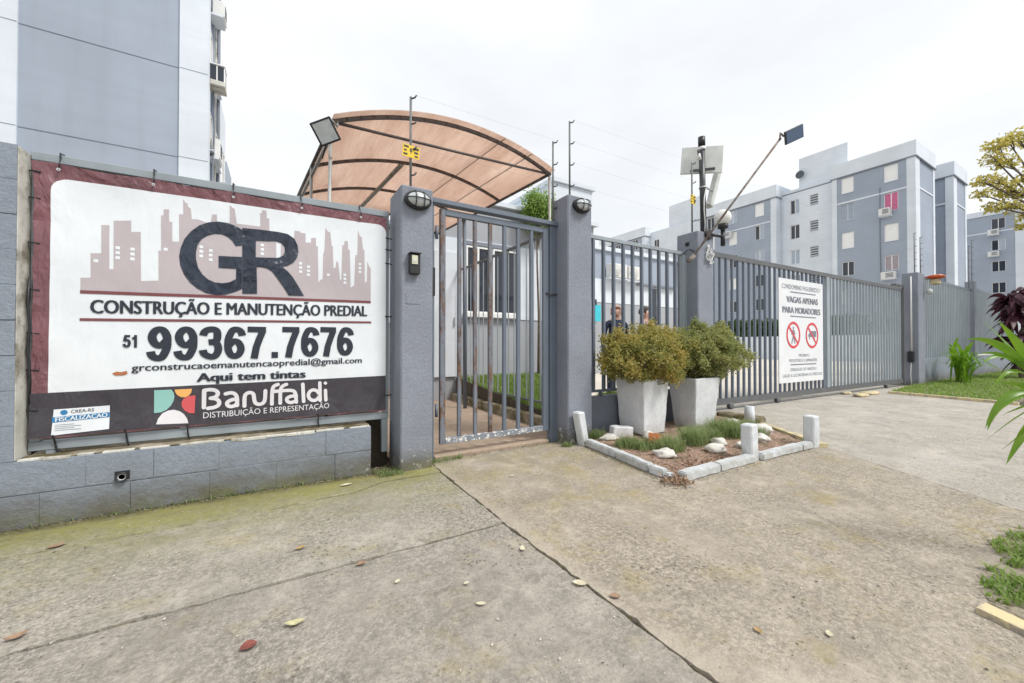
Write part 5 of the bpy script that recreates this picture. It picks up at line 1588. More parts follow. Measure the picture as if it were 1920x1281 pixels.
MB().obox(sc0 - sm @ Vector((0, 0, 0.0175)), (0.245, 0.148, 0.004), sm).build('lens_panel', 'solar', sl)
MB().obox(sc0 + sm @ Vector((0, 0, 0.0175)), (0.245, 0.148, 0.004), sm).build('solar_panel', 'solar', sl)
MB().tube([sc0 + Vector((0.10, 0, 0.05)), sc0 + Vector((0.11, 0, 0.12)), sc0 + Vector((0.08, 0, 0.14))], 0.004, 5).build('antenna', 'rust_rod', sl)

ct = thing('cable_tangle', 'tangle of white cable hanging at the top of the third pillar', 'cable', (5.12, 3.26, 2.2))
rnd = random.Random(11)
for k in range(5):
    P = [(5.08 + rnd.uniform(-0.06, 0.12), 3.262 - rnd.random() * 0.02, 2.18 + 0.055 * q + rnd.uniform(-0.04, 0.05)) for q in range(5)]
    MB().tube(P, 0.0065, 5).build('strand', 'white', ct)
tag(MB().tube([(4.80, 3.46, 2.30), (4.84, 3.42, 2.36), (4.868, 3.38, 2.37), (4.872, 3.33, 2.33)], 0.007, 6).build('cable', 'black'), 'black cable loop between the short fence and the third pillar', 'cable')
cmr = thing('junction_socket', 'small black socket on the left face of the third pillar', 'socket', (4.78, 3.44, 2.45))
MB().box(4.862, 4.881, 3.41, 3.46, 2.43, 2.48, 0.004).build('plate', 'black', cmr)
MB().tube([(4.861, 3.435, 2.455), (4.850, 3.435, 2.45)], 0.012, 8).build('plug', 'black', cmr)

# ================================================================== INNER FENCE, KERB AND LAWN beyond the gate
kb = thing('garden_kerb', 'rough concrete kerb along the lawn inside the pedestrian gate', 'kerb', (2.94, 5.5, 0))
y_ = 3.62
rnd = random.Random(5)
while y_ < 7.15:
    l = rnd.uniform(0.55, 0.8)
    m = MB(); m.box(2.875, 2.995, y_, min(7.17, y_ + l) - 0.012, -0.02, 0.135 + rnd.uniform(-0.006, 0.006), 0.012)
    bmesh.ops.subdivide_edges(m.bm, edges=[e for e in m.bm.edges if e.calc_length() > 0.3], cuts=6)
    m.wob(0.008, 9, y_).build('kerb_stone', 'ledge', kb)
    y_ += l
inf = thing('bar_fence', 'thin bar fence along the lawn inside the pedestrian gate', 'fence', (3.03, 5.6, 0.1))
MB().box(3.015, 3.045, 3.75, 7.15, 2.49, 2.525).build('top_rail', 'steel_dark', inf)
MB().box(3.015, 3.045, 3.75, 7.15, 0.28, 0.305).build('bottom_rail', 'steel_dark', inf)
tbar, _c = MB().box(-0.0065, 0.0065, -0.0065, 0.0065, -1.09, 1.09).mesh('bar')
for k in range(20):
    link('bar', tbar, 'steel_pale', inf, (3.03, 3.83 + 0.17 * k, 1.398))
MB().box(3.01, 3.05, 3.70, 3.748, 0.0, 2.53).build('post', 'steel_dark', inf)

def lz(x, y): return 0.125 + 0.085 * (y - 3.6)
LP = [(3.0, 3.60), (3.62, 3.60), (4.95, 7.17), (3.0, 7.17)]
lm = MB()
lv = [lm.bm.verts.new((x, y, lz(x, y))) for x, y in LP]
lm.face(lv)
lb = [lm.bm.verts.new((x, y, -0.03)) for x, y in LP]
for i in range(4): lm.face((lv[i], lv[(i + 1) % 4], lb[(i + 1) % 4], lb[i]))
lawn = tag(lm.build('lawn', 'soil'), kind='structure')
rnd = random.Random(21)
rt = []
while len(rt) < 9000:
    y = rnd.uniform(3.6, 7.15); x = rnd.uniform(3.0, 3.62 + (y - 3.6) * 0.3725)
    rt.append((x, y, lz(x, y) - 0.005))
go = link('grass', blades_mesh('grass', rt, 0.075, 0.006, rnd), 'lf_grass')
tag(go, 'short bright green lawn inside the pedestrian gate', 'grass', kind='stuff')
rt = [(rnd.uniform(3.65, 4.78), rnd.uniform(3.60, 3.95), 0.30) for _ in range(2200)]
MB().box(3.64, 4.78, 3.57, 3.98, -0.02, 0.30).build('soil_bed', 'soil', fw)
go = link('grass', blades_mesh('grass', rt, 0.14, 0.006, rnd), 'lf_grass')
tag(go, 'grass strip on top of the low wall behind the short fence', 'grass', kind='stuff')

# feathery tree behind the gatehouse
def crown_pts(c, r, n, rnd, clumps=14, tight=0.35):
    cl = []
    for _ in range(clumps):
        v = Vector((rnd.gauss(0, 1), rnd.gauss(0, 1), rnd.gauss(0, 1))).normalized() * rnd.uniform(0.35, 0.95)
        cl.append(Vector((c[0] + v.x * r[0], c[1] + v.y * r[1], c[2] + v.z * r[2])))
    out = []
    for _ in range(n):
        k = rnd.choice(cl)
        out.append(k + Vector((rnd.gauss(0, r[0] * tight * 0.6), rnd.gauss(0, r[1] * tight * 0.6), rnd.gauss(0, r[2] * tight * 0.6))))
    return out, cl
rnd = random.Random(8)
ft = thing('tree', 'slender light green feathery tree beside the gatehouse roof', 'tree', (4.80, 6.95, 0.40))
P, C_ = crown_pts((4.78, 6.95, 3.92), (0.34, 0.26, 0.46), 4200, rnd, 34, 0.45)
link('crown', leaves_mesh('crown', P, 0.095, 0.30, rnd, -0.5), 'lf_green', ft)
m = MB(); m.tube([(4.80, 6.95, 0.38), (4.82, 6.96, 1.6), (4.77, 6.95, 2.8), (4.76, 6.95, 3.9)], [0.03, 0.025, 0.02, 0.008], 8)
for c in C_[:10]: m.tube([(4.77, 6.95, 3.1), c], [0.010, 0.004], 5)
m.build('trunk', 'bark', ft)

# ================================================================== PLANTER BED with whitewashed kerbs
bed = MB()
bp = [(2.66, 1.97), (4.80, 1.93), (5.40, 2.72), (5.40, 3.40), (2.80, 3.40)]
n0 = []
gn = 46
for i in range(gn + 1):
    row = []
    for j in range(30):
        u, v = i / gn, j / 29
        x0 = 2.64 + 0.16 * v; x1 = 4.80 + 0.60 * min(1, v * 1.75)
        x = x0 + (x1 - x0) * u; y = 1.955 + 1.455 * v
        row.append(bed.bm.verts.new((x, y, 0.018 + 0.018 * mnoise.noise(Vector((x * 5, y * 5, 0))) + 0.010 * mnoise.noise(Vector((x * 19, y * 19, 3))) + 0.03 * v)))
    n0.append(row)
for i in range(gn):
    for j in range(29):
        bed.face((n0[i][j], n0[i + 1][j], n0[i + 1][j + 1], n0[i][j + 1]))
bedo = tag(bed.build('planting_bed', 'gravel'), kind='structure')
def bz(x, y): return 0.02 + 0.03 * (y - 1.955) / 1.455
def stone_mesh(rx, ry, rz, seed, sub=3):
    bm = bmesh.new()
    bmesh.ops.create_icosphere(bm, subdivisions=sub, radius=1.0)
    for v in bm.verts:
        k = 1 + 0.42 * mnoise.noise(v.co * 1.4 + Vector((seed * 3.1, 0, 0))) + 0.16 * mnoise.noise(v.co * 3.5 + Vector((0, seed * 1.7, 0)))
        v.co = Vector((v.co.x * rx * k, v.co.y * ry * k, v.co.z * rz * k))
    for f in bm.faces: f.smooth = True
    me = bpy.data.meshes.new('stone'); bm.to_mesh(me); bm.free()
    return me
rnd = random.Random(31)
vs, fs = [], []
for _ in range(2600):
    y = 1.98 + 1.0 * rnd.random() ** 1.3; x = rnd.uniform(2.72, 4.75)
    s = rnd.uniform(0.004, 0.013); i = len(vs); z = bz(x, y) + 0.004
    q = [Vector((rnd.uniform(-1, 1), rnd.uniform(-1, 1), rnd.uniform(-0.3, 1))).normalized() * s for _ in range(4)]
    vs += [(x + a.x, y + a.y, z + a.z) for a in q]
    fs += [(i, i + 1, i + 2), (i, i + 2, i + 3), (i, i + 3, i + 1), (i + 1, i + 3, i + 2)]
po = quick('gravel', vs, fs, 'pebble')
tag(po, 'red brown gravel and chippings in the planter bed', 'gravel', kind='stuff')

def beam(pts, label, z=0.0, h=0.088, wd=0.085, seed=1.0):
    h, wd = h * 0.84, wd * 0.86
    a, b = Vector(pts[0]), Vector(pts[1])
    m = MB(); m.bar((a.x, a.y, z + h / 2), (b.x, b.y, z + h / 2), wd, h, (0, 0, 1))
    bmesh.ops.bevel(m.bm, geom=m.bm.edges[:], offset=0.010, segments=2, affect='EDGES')
    bmesh.ops.subdivide_edges(m.bm, edges=[e for e in m.bm.edges if e.calc_length() > 0.2], cuts=7)
    m.wob(0.007, 11, seed)
    o = m.build('kerb_beam', 'kerbwhite')
    return tag(o, label, 'kerb', 'whitewashed kerb beams round the planter')
beam(((2.795, 3.14), (2.735, 2.66)), 'whitewashed kerb beam on the left side of the planter, nearest the pillar', seed=1)
beam(((2.732, 2.645), (2.668, 2.23)), 'middle whitewashed kerb beam on the left side of the planter', seed=2)
beam(((2.666, 2.215), (2.648, 2.065)), 'short whitewashed kerb beam on the left side of the planter', h=0.08, seed=3)
beam(((2.642, 2.050), (2.630, 1.985)), 'stub of kerb at the front left corner of the planter', h=0.07, seed=4)
beam(((2.700, 1.965), (3.16, 1.965)), 'front kerb beam of the planter at the left corner', h=0.085, wd=0.10, seed=5)
beam(((3.168, 1.968), (3.700, 1.958)), 'front kerb beam of the planter left of the middle post', h=0.085, wd=0.095, seed=6)
beam(((3.80, 1.952), (4.50, 1.935)), 'front kerb beam of the planter right of the middle post', h=0.08, wd=0.095, seed=7)
beam(((4.507, 1.935), (4.70, 1.925)), 'short front kerb beam of the planter beside the right post', h=0.08, wd=0.095, seed=8)

def stub(x, y, h, wd, dp, lean, label, seed, rot=0.0):
    m = MB()
    rm = Matrix.Rotation(rot, 3, 'Z')
    m.obox((0, 0, h / 2), (wd, dp, h), Matrix.Identity(3), 0.012)
    bmesh.ops.subdivide_edges(m.bm, edges=[e for e in m.bm.edges if e.calc_length() > 0.2], cuts=6)
    for v in m.bm.verts:
        p = rm @ v.co
        v.co = Vector((x + p.x + lean[0] * p.z, y + p.y + lean[1] * p.z, p.z - 0.01))
    m.wob(0.005, 13, seed)
    o = m.build('kerb_post', 'kerbwhite')
    return tag(o, label, 'post', 'whitewashed posts round the planter')
stub(2.795, 3.205, 0.365, 0.10, 0.10, (-0.22, -0.02), 'leaning whitewashed post at the foot of the second pillar', 1, R(6))
stub(3.725, 1.990, 0.345, 0.125, 0.10, (-0.06, 0.0), 'whitewashed post in the middle of the planter front', 2, R(4))
stub(4.765, 1.930, 0.335, 0.115, 0.105, (0.0, 0.0), 'whitewashed post at the right front corner of the planter', 3, R(-3))

# yellow kerb strip right of the planter
ky = MB(); ky.bar((5.48, 2.76, 0.015), (4.84, 1.85, 0.015), 0.085, 0.05, (0, 0, 1))
bmesh.ops.subdivide_edges(ky.bm, edges=[e for e in ky.bm.edges if e.calc_length() > 0.3], cuts=8)
tag(ky.wob(0.008, 8, 4).build('yellow_kerb', 'cream_paint'), 'faded yellow kerb strip along the right side of the planter', 'kerb')
tag(MB().box(5.42, 5.60, 2.78, 3.38, -0.02, 0.10, 0.02).wob(0.01, 7, 2).build('kerb_stone', 'ledge'), 'rough kerb stone between the second pot and the gate', 'kerb')
tag(MB().tube([(5.34, 2.86, 0.02), (5.34, 2.86, 0.25)], [0.07, 0.055], 7).wob(0.012, 8, 3).build('kerb_post', 'kerbwhite'), 'small whitewashed stub behind the second pot', 'post')

# pots with shrubs
def pot(cx, cy, rot, b, tp, h, label):
    t = thing('plant_pot', label, 'plant pot', (cx, cy, bz(cx, cy)), 'tapered square whitewashed pots')
    m = MB()
    rm = Matrix.Rotation(rot, 3, 'Z')
    ring = []
    for s, z in ((b / 2, 0.0), (tp / 2, h), (tp / 2 - 0.035, h), (tp / 2 - 0.045, h - 0.06)):
        ring.append([m.bm.verts.new(Vector((cx, cy, bz(cx, cy) + z)) + rm @ Vector((sx * s, sy * s, 0))) for sx, sy in ((-1, -1), (1, -1), (1, 1), (-1, 1))])
    for a, c in zip(ring, ring[1:]):
        for k in range(4): m.face((a[k], a[(k + 1) % 4], c[(k + 1) % 4], c[k]))
    m.face(ring[0][::-1]); m.face(ring[-1])
    bmesh.ops.bevel(m.bm, geom=m.bm.edges[:], offset=0.008, segments=2, affect='EDGES')
    bmesh.ops.subdivide_edges(m.bm, edges=[e for e in m.bm.edges if e.calc_length() > 0.2], cuts=7, use_grid_fill=True)
    m.wob(0.006, 7, cx)
    m.build('shell', 'potwhite', t)
    so = MB(); so.obox((cx, cy, bz(cx, cy) + h - 0.05), (tp - 0.1, tp - 0.1, 0.02), rm)
    so.build('soil', 'soil', t)
    return t
pot(3.690, 3.205, 0.0, 0.357, 0.425, 0.62, 'front whitewashed square pot left of the other, with the orange shrub')
pot(4.505, 3.095, R(-6), 0.325, 0.425, 0.61, 'whitewashed square pot right of the other, with the greener shrub')
def shrub(cx, cy, cz, r, n, mat, label, seed, base):
    rnd = random.Random(seed)
    t = thing('potted_shrub', label, 'shrub', (cx, cy, base), 'shrubs in the square pots')
    out, tips = [], []
    for _ in range(330):
        v = Vector((rnd.gauss(0, 1), rnd.gauss(0, 1), rnd.gauss(0.12, 0.95))).normalized()
        k = rnd.uniform(0.40, 1.0) ** 0.6 * (1 + 0.30 * mnoise.noise(v * 2.4 + Vector((seed, 0, 0))))
        p = Vector((cx + v.x * r[0] * k, cy + v.y * r[1] * k, cz + v.z * r[2] * k))
        if p.z < base + 0.03:
            p.z = base + 0.03 + 0.10 * rnd.random()
        tips.append(p)
    for p in tips:
        for _ in range(int(n / 330 * rnd.uniform(0.4, 1.6))):
            out.append(p + Vector((rnd.gauss(0, 0.027), rnd.gauss(0, 0.027), rnd.gauss(0, 0.032))))
    link('foliage', leaves_mesh('foliage', out, 0.031, 0.62, rnd, 0.4), mat, t)
    m = MB()
    for p in tips[::3]:
        b = Vector((cx + rnd.uniform(-0.05, 0.05), cy + rnd.uniform(-0.05, 0.05), base - 0.03))
        m.tube([b, (b + p) / 2 + Vector((0, 0, -0.04)), p], [0.007, 0.005, 0.002], 4, False)
    m.build('stems', 'bark', t)
shrub(3.71, 3.15, 0.905, (0.66, 0.40, 0.34), 26000, 'lf_bush', 'orange tinged dense shrub in the left square pot', 5, 0.62)
shrub(4.72, 3.10, 0.925, (0.66, 0.40, 0.36), 24000, 'lf_bush2', 'greener loose shrub in the right square pot', 9, 0.62)

# stones, brick and rubble in the bed
def stone(x, y, rx, ry, rz, label, seed, rot=0.0, mat='stone_w'):
    o = link('stone', stone_mesh(rx, ry, rz, seed), mat, None, (x, y, bz(x, y) + rz * 0.62))
    o.rotation_euler.z = rot
    return tag(o, label, 'stone', 'whitewashed stones in the planter bed')
stone(3.075, 2.41, 0.105, 0.075, 0.042, 'flat white stone in front of the orange brick', 1, R(-20))
stone(3.66, 2.28, 0.105, 0.075, 0.045, 'larger white stone left of the middle post, nearest the kerb', 2, R(-15))
stone(3.90, 2.40, 0.095, 0.075, 0.048, 'white stone just behind the larger one left of the middle post', 3, R(10))
stone(3.06, 3.10, 0.11, 0.07, 0.035, 'flat white stone at the left of the bed near the dark wall', 4)
stone(3.48, 2.93, 0.085, 0.06, 0.05, 'white stone at the front corner of the left pot', 5, R(30))
stone(4.86, 2.46, 0.13, 0.085, 0.06, 'big white stone right of the middle post', 6, R(-25))
stone(4.46, 2.27, 0.11, 0.07, 0.045, 'white stone between the middle and the right post', 7, R(12))
stone(4.00, 2.22, 0.07, 0.05, 0.04, 'small white stone peeping left behind the middle post', 8)
stone(4.95, 2.86, 0.09, 0.08, 0.055, 'greyish white stone at the back beside the right pot', 9)
br = MB(); br.obox((3.345, 2.735, 0.085), (0.21, 0.10, 0.10), Matrix.Rotation(R(28), 3, 'Z') @ Matrix.Rotation(R(18), 3, 'Y'), 0.008)
bmesh.ops.subdivide_edges(br.bm, edges=br.bm.edges[:], cuts=2)
tag(br.wob(0.012, 18, 1).build('brick', 'brick_o'), 'broken orange brick in front of the left pot', 'brick')
rb2 = MB(); rb2.obox((3.30, 3.16, 0.085), (0.26, 0.10, 0.13), Matrix.Rotation(R(-12), 3, 'Z') @ Matrix.Rotation(R(6), 3, 'Y'), 0.01)
bmesh.ops.subdivide_edges(rb2.bm, edges=rb2.bm.edges[:], cuts=2)
tag(rb2.wob(0.012, 12, 2).build('rubble_block', 'potwhite'), 'broken grey concrete block left of the first pot', 'rubble')
for i, (x, y, s, lab) in enumerate(((3.58, 2.88, 0.05, 'dark broken stone under the left pot'), (4.10, 2.95, 0.05, 'grey rubble lump between the two pots'), (4.25, 2.84, 0.045, 'grey rubble lump in front of the gap between the pots'), (4.78, 2.80, 0.05, 'grey rubble lump in front of the right pot'))):
    o = link('rubble_lump', stone_mesh(s * 1.3, s, s * 0.7, 20 + i, 2), 'ledge', None, (x, y, bz(x, y) + s * 0.4))
    tag(o, lab, 'rubble', 'rubble lumps in the planter bed')
rnd = random.Random(40)
for cx, cy, r, n, h, lab in ((3.02, 2.80, 0.16, 420, 0.10, 'grass tuft behind the left kerb of the planter'), (3.30, 2.52, 0.17, 620, 0.13, 'grass tuft between the brick and the left kerb'), (3.72, 2.55, 0.20, 800, 0.16, 'thick grass tuft in front of the left pot'), (4.42, 2.62, 0.28, 1100, 0.17, 'largest grass tuft in front of the right pot'), (4.95, 2.65, 0.14, 300, 0.12, 'small grass tuft at the right of the bed'), (3.18, 2.66, 0.22, 700, 0.085, 'low spreading grass behind the left kerb of the planter'), (4.05, 2.66, 0.26, 1000, 0.12, 'grass joining the tufts in front of the two pots'), (4.62, 2.45, 0.20, 500, 0.10, 'thin grass behind the middle post of the planter'), (3.0, 3.24, 0.10, 220, 0.09, 'weeds at the foot of the second pillar, inside the bed'), (2.60, 3.24, 0.07, 160, 0.05, 'low weeds between the gate post and the second pillar')):
    rt = []
    for _ in range(n):
        a = rnd.uniform(0, 6.283); k = r * math.sqrt(rnd.random()) * rnd.uniform(0.6, 1)
        x, y = cx + k * math.cos(a), cy + k * math.sin(a) * 0.8
        rt.append((x, y, (bz(x, y) if x > 2.75 else 0.0) - 0.005))
    o = link('grass_tuft', blades_mesh('grass_tuft', rt, h, 0.0035, rnd, 0.9), 'lf_tuft')
    tag(o, lab, 'grass', kind='stuff')

# ================================================================== GRASS STRIPS and yellow kerbs to the right
def turf(name, poly, z, n, h, wd, label, seed, ragged=0.0, soil='drysoil', lean=0.8):
    rnd = random.Random(seed)
    m = MB(); m.prism(jag(poly, 0.05, 0.05, seed), -0.03, z)
    tag(m.build('verge', soil), kind='structure')
    xs = [p[0] for p in poly]; ys = [p[1] for p in poly]
    def inside(x, y):
        c = False; k = len(poly)
        for i in range(k):
            (x1, y1), (x2, y2) = poly[i], poly[(i + 1) % k]
            if (y1 > y) != (y2 > y) and x < (x2 - x1) * (y - y1) / (y2 - y1) + x1: c = not c
        return c
    def edge(x, y):
        d = 9.0; k = len(poly)
        for i in range(k):
            a, b = Vector(poly[i]), Vector(poly[(i + 1) % k]); p = Vector((x, y))
            t = max(0, min(1, (p - a).dot(b - a) / (b - a).length_squared))
            d = min(d, (p - a - (b - a) * t).length)
        return d
    rt = []
    while len(rt) < n:
        x, y = rnd.uniform(min(xs), max(xs)), rnd.uniform(min(ys), max(ys))
        if not inside(x, y): continue
        q = mnoise.noise(Vector((x * 7, y * 7, seed))) + 0.5 * mnoise.noise(Vector((x * 19, y * 19, seed)))
        lim = -0.30
        if ragged: lim = 0.25 - min(1.0, edge(x, y) / ragged) * 0.55
        if q > lim - 0.25 * rnd.random(): rt.append((x, y, z - 0.004))
    o = link('grass', blades_mesh(name, rt, h, wd, rnd, lean), 'lf_grass')
    tag(o, label, 'grass', kind='stuff')
turf('far_grass', [(11.6, 3.22), (14.15, 3.42), (27, 3.40), (27, 1.2), (11.55, 1.5), (11.3, 1.75)], 0.02, 14000, 0.075, 0.011, 'green grass verge in front of the far fence', 2)
turf('near_grass', [(2.46, -0.4), (2.44, 0.29), (2.55, 0.41), (2.75, 0.47), (3.05, 0.44), (3.25, 0.505), (3.6, 0.47), (4.1, 0.40), (4.6, -0.4)], 0.0025, 8000, 0.040, 0.0048, 'clumpy grass corner at the lower right edge', 3, 0.16, 'drysoil', 1.3)
k2 = MB(); k2.prism(jag([(2.362, 0.405), (2.440, 0.392), (2.395, 0.26), (2.30, -0.5), (2.22, -0.5), (2.318, 0.26)], 0.004, 0.05), -0.02, 0.022)
tag(k2.build('yellow_kerb', 'cream_paint'), 'faded yellow kerb strip beside the grass corner at lower right', 'kerb')
k3 = MB(); k3.prism(jag([(11.48, 3.2), (11.58, 3.19), (11.28, 1.4), (11.17, 1.4)], 0.008, 0.12), -0.02, 0.05)
tag(k3.build('yellow_kerb', 'cream_paint'), 'thin yellow kerb edging the grass verge at the far side of the driveway', 'kerb')
for i, (x, y, s, lab) in enumerate(((10.35, 3.30, 0.24, 'yellow painted stone lying nearest the sliding gate foot'), (11.0, 3.36, 0.30, 'yellow painted stone at the corner of the far verge'), (10.55, 3.62, 0.16, 'smaller yellow painted stone right under the sliding gate'))):
    o = link('painted_stone', stone_mesh(s, s * 0.5, 0.045, 50 + i, 2), 'cream_paint', None, (x, y, 0.025))
    tag(o, lab, 'stone', 'yellow painted stones by the gate')

# plants by the far fence
rnd = random.Random(61)
lf = []
for k in range(46):
    a = rnd.uniform(0, 6.283); rr = rnd.uniform(0.35, 1.25); hh = rnd.uniform(0.7, 1.35)
    b = Vector((15.9 + rnd.gauss(0, 0.12), 2.95 + rnd.gauss(0, 0.08), 0.0))
    d = Vector((math.cos(a), math.sin(a) * 0.6, 0))
    lf.append(([b, b + d * rr * 0.35 + Vector((0, 0, hh)), b + d * rr + Vector((0, 0, hh * rnd.uniform(0.35, 0.95)))], 0.035))
sp = thing('strap_leaf_plant', 'strappy green plant growing on the verge beside the far pillar', 'plant', (15.9, 2.95, 0))
link('leaves', strap_mesh(lf), 'lf_palm', sp)
MB().tube([(15.9, 2.95, -0.02), (15.9, 2.95, 0.2)], [0.12, 0.05], 8).build('crown_base', 'bark', sp)

rnd = random.Random(62)
pp = thing('burgundy_plant', 'dark burgundy leaved shrub at the right edge before the far fence', 'shrub', (18.6, 2.5, 0))
lf = []
for (hx, hy, hz) in ((19.1, 2.5, 2.45), (19.5, 2.35, 2.3), (20.0, 2.2, 2.6), (19.35, 2.4, 1.15), (19.8, 2.2, 1.3), (19.2, 2.45, 1.95), (19.6, 2.3, 0.7)):
    for k in range(44):
        a = rnd.uniform(0, 6.283); rr = rnd.uniform(0.2, 0.58); up_ = rnd.uniform(-0.25, 0.35)
        b = Vector((hx + rnd.gauss(0, 0.05), hy + rnd.gauss(0, 0.05), hz + rnd.gauss(0, 0.06)))
        d = Vector((math.cos(a), math.sin(a), 0))
        lf.append(([b, b + d * rr * 0.5 + Vector((0, 0, up_)), b + d * rr + Vector((0, 0, up_ - rnd.uniform(0.10, 0.45)))], 0.075, R(rnd.uniform(-60, 60))))
link('leaves', strap_mesh(lf, 6), 'lf_purple', pp)
m = MB()
for (hx, hy, hz) in ((19.1, 2.5, 2.45), (19.5, 2.35, 2.3), (20.0, 2.2, 2.6), (19.35, 2.4, 1.15), (19.8, 2.2, 1.3)):
    m.tube([(19.4 + (hx - 19.4) * 0.4, 2.35, -0.02), ((19.4 + hx) / 2, hy, hz * 0.5), (hx, hy, hz)], [0.04, 0.03, 0.025], 6)
m.build('stems', 'bark', pp)

# foreground strap-leaved plant reaching in from the right
fp = thing('strap_leaf_plant', 'bright green strap leaves reaching in from the right edge in front of the driveway', 'plant', (3.30, 0.24, 0))
lf = []
O = Vector((3.20, 0.300, 0.80))
for tip, ctrl, wd, rl_ in (((2.850, 0.512, 1.078), (3.02, 0.41, 1.115), 0.017, 60), ((2.990, 0.430, 1.168), (3.11, 0.355, 1.01), 0.019, 50), ((2.925, 0.470, 0.968), (3.03, 0.41, 1.075), 0.015, -50),
                      ((2.945, 0.462, 0.640), (2.99, 0.44, 0.86), 0.019, -40), ((2.935, 0.468, 0.652), (3.03, 0.42, 0.90), 0.017, -55), ((2.938, 0.466, 0.592), (3.06, 0.40, 0.70), 0.015, 45), ((3.004, 0.430, 0.545), (3.12, 0.36, 0.63), 0.013, 55),
                      ((3.025, 0.418, 0.475), (3.10, 0.37, 0.66), 0.016, -50), ((3.008, 0.424, 0.716), (3.11, 0.365, 0.76), 0.014, 50), ((2.985, 0.434, 0.872), (3.11, 0.35, 0.865), 0.013, 65), ((2.960, 0.445, 0.842), (3.05, 0.40, 1.03), 0.011, -45), ((3.010, 0.420, 0.930), (3.10, 0.36, 1.06), 0.016, 40), ((2.90, 0.485, 1.005), (3.04, 0.40, 1.06), 0.010, 55),
                      ((3.60, 0.0, 1.15), (3.40, 0.1, 1.0), 0.018, 20), ((3.40, 0.55, 1.2), (3.35, 0.42, 1.0), 0.018, 20), ((3.7, 0.2, 0.9), (3.5, 0.2, 1.0), 0.018, 20), ((3.5, 0.1, 0.6), (3.45, 0.15, 0.95), 0.018, 20), ((3.2, -0.05, 1.0), (3.2, 0.1, 1.05), 0.018, 20)):
    lf.append(([O, Vector(ctrl), Vector(tip)], wd, R(rl_)))
link('leaves', strap_mesh(lf, 12), 'lf_palm', fp)
MB().tube([(3.30, 0.24, -0.03), (3.24, 0.28, 0.4), (3.20, 0.300, 0.82)], [0.028, 0.02, 0.015], 8).build('stem', 'bark', fp)

# yellowing tree at the right edge
rnd = random.Random(77)
yt = thing('tree', 'yellow green tree reaching in from the right edge above the far block', 'tree', (21.0, 1.3, 0))
CL = []
for (x, y, z, r) in ((18.0, 3.0, 7.45, 0.42), (18.4, 2.8, 7.75, 0.42), (18.85, 2.65, 7.95, 0.45), (19.3, 2.5, 7.9, 0.5), (17.95, 3.0, 6.95, 0.45), (18.4, 2.85, 6.85, 0.45), (17.5, 3.15, 5.95, 0.36), (17.9, 3.0, 6.05, 0.42), (18.3, 2.85, 5.75, 0.5), (18.7, 2.7, 5.55, 0.45), (17.45, 3.2, 5.45, 0.32), (18.0, 3.0, 4.95, 0.38), (18.5, 2.8, 5.0, 0.42), (19.2, 2.5, 4.75, 0.45), (18.95, 2.6, 4.25, 0.3), (19.5, 2.4, 5.7, 0.5), (19.7, 2.3, 6.9, 0.6), (20.5, 1.8, 7.6, 0.9), (21.5, 1.0, 7.6, 1.0), (22.4, 0.8, 6.6, 1.0), (20.6, 0.8, 6.4, 0.9), (21.5, 2.2, 6.5, 0.9), (18.9, 2.6, 6.2, 0.3)):
    CL.append((Vector((x + 0.75, y - 0.25, 4.75 + (z - 4.25) * 0.74)), r * 0.72))
pts = []
for c, r in CL:
    for _ in range(int(230 * (r / 0.40) ** 2)):
        v = Vector((rnd.gauss(0, 1), rnd.gauss(0, 1), rnd.gauss(0, 1))).normalized() * r * rnd.random() ** 0.4
        v.z *= 0.62
        pts.append(c + v)
link('crown', leaves_mesh('crown', pts, 0.115, 0.5, rnd, -0.1), 'lf_tree', yt)
m = MB(); m.tube([(21.0, 1.3, -0.05), (21.05, 1.3, 1.5), (20.95, 1.35, 3.2), (20.9, 1.4, 4.4)], [0.24, 0.19, 0.16, 0.13], 10)
for c, r in CL:
    a = Vector((20.9, 1.4, 4.2)); mid = a.lerp(c, 0.5) + Vector((rnd.gauss(0, 0.12), rnd.gauss(0, 0.12), 0.25))
    m.tube([a, mid, c], [0.06, 0.035, 0.014], 5)
    for _ in range(7):
        v = Vector((rnd.gauss(0, 1), rnd.gauss(0, 1), rnd.gauss(0, 0.6))).normalized() * r * 0.85
        m.tube([mid.lerp(c, 0.75), c + v * 0.5, c + v], [0.011, 0.008, 0.004], 4)
m.build('trunk', 'bark', yt)

# ================================================================== FALLEN LEAVES on the pavement
def leaf(x, y, s, mat, label, rot, curl=0.25, asp=0.5):
    vs = []; n = 7
    for i in range(n):
        t = i / (n - 1); w_ = s * asp * 1.25 * math.sin(math.pi * min(1, t * 0.96 + 0.02)) ** 0.8 * 0.5
        zc = 0.004 + s * curl * (t - 0.5) ** 2
        for k in (-1, 0, 1):
            vs.append(((t - 0.5) * s, k * w_, zc + abs(k) * w_ * 0.35))
    fs = []
    for i in range(n - 1):
        for k in range(2):
            q = i * 3 + k; fs.append((q, q + 1, q + 4, q + 3))
    me = bpy.data.meshes.new('fallen_leaf'); me.from_pydata(vs, [], fs)
    for p in me.polygons: p.use_smooth = True
    o = link('fallen_leaf', me, mat, None, (x, y, 0.001)); o.rotation_euler.z = R(rot)
    return tag(o, label, 'leaf', 'fallen leaves on the pavement')
leaf(-0.797, 2.13, 0.060, 'leaf_brown', 'brown curled leaf at the far left edge of the pavement', 20, 0.7)
leaf(-0.080, 1.653, 0.052, 'leaf_red', 'round dark red leaf on the front pavement slab', 5, 0.2, 0.75)
leaf(0.063, 1.699, 0.068, 'leaf_yel', 'pale yellow leaf just behind the dark red one', -10, 0.6, 0.4)
leaf(0.108, 2.313, 0.050, 'leaf_or', 'orange tan leaf on the slab beyond the long joint', 25, 0.5)
leaf(1.087, 1.717, 0.045, 'leaf_pale', 'cream curled leaf just below the corner of the joints', 60, 0.8)
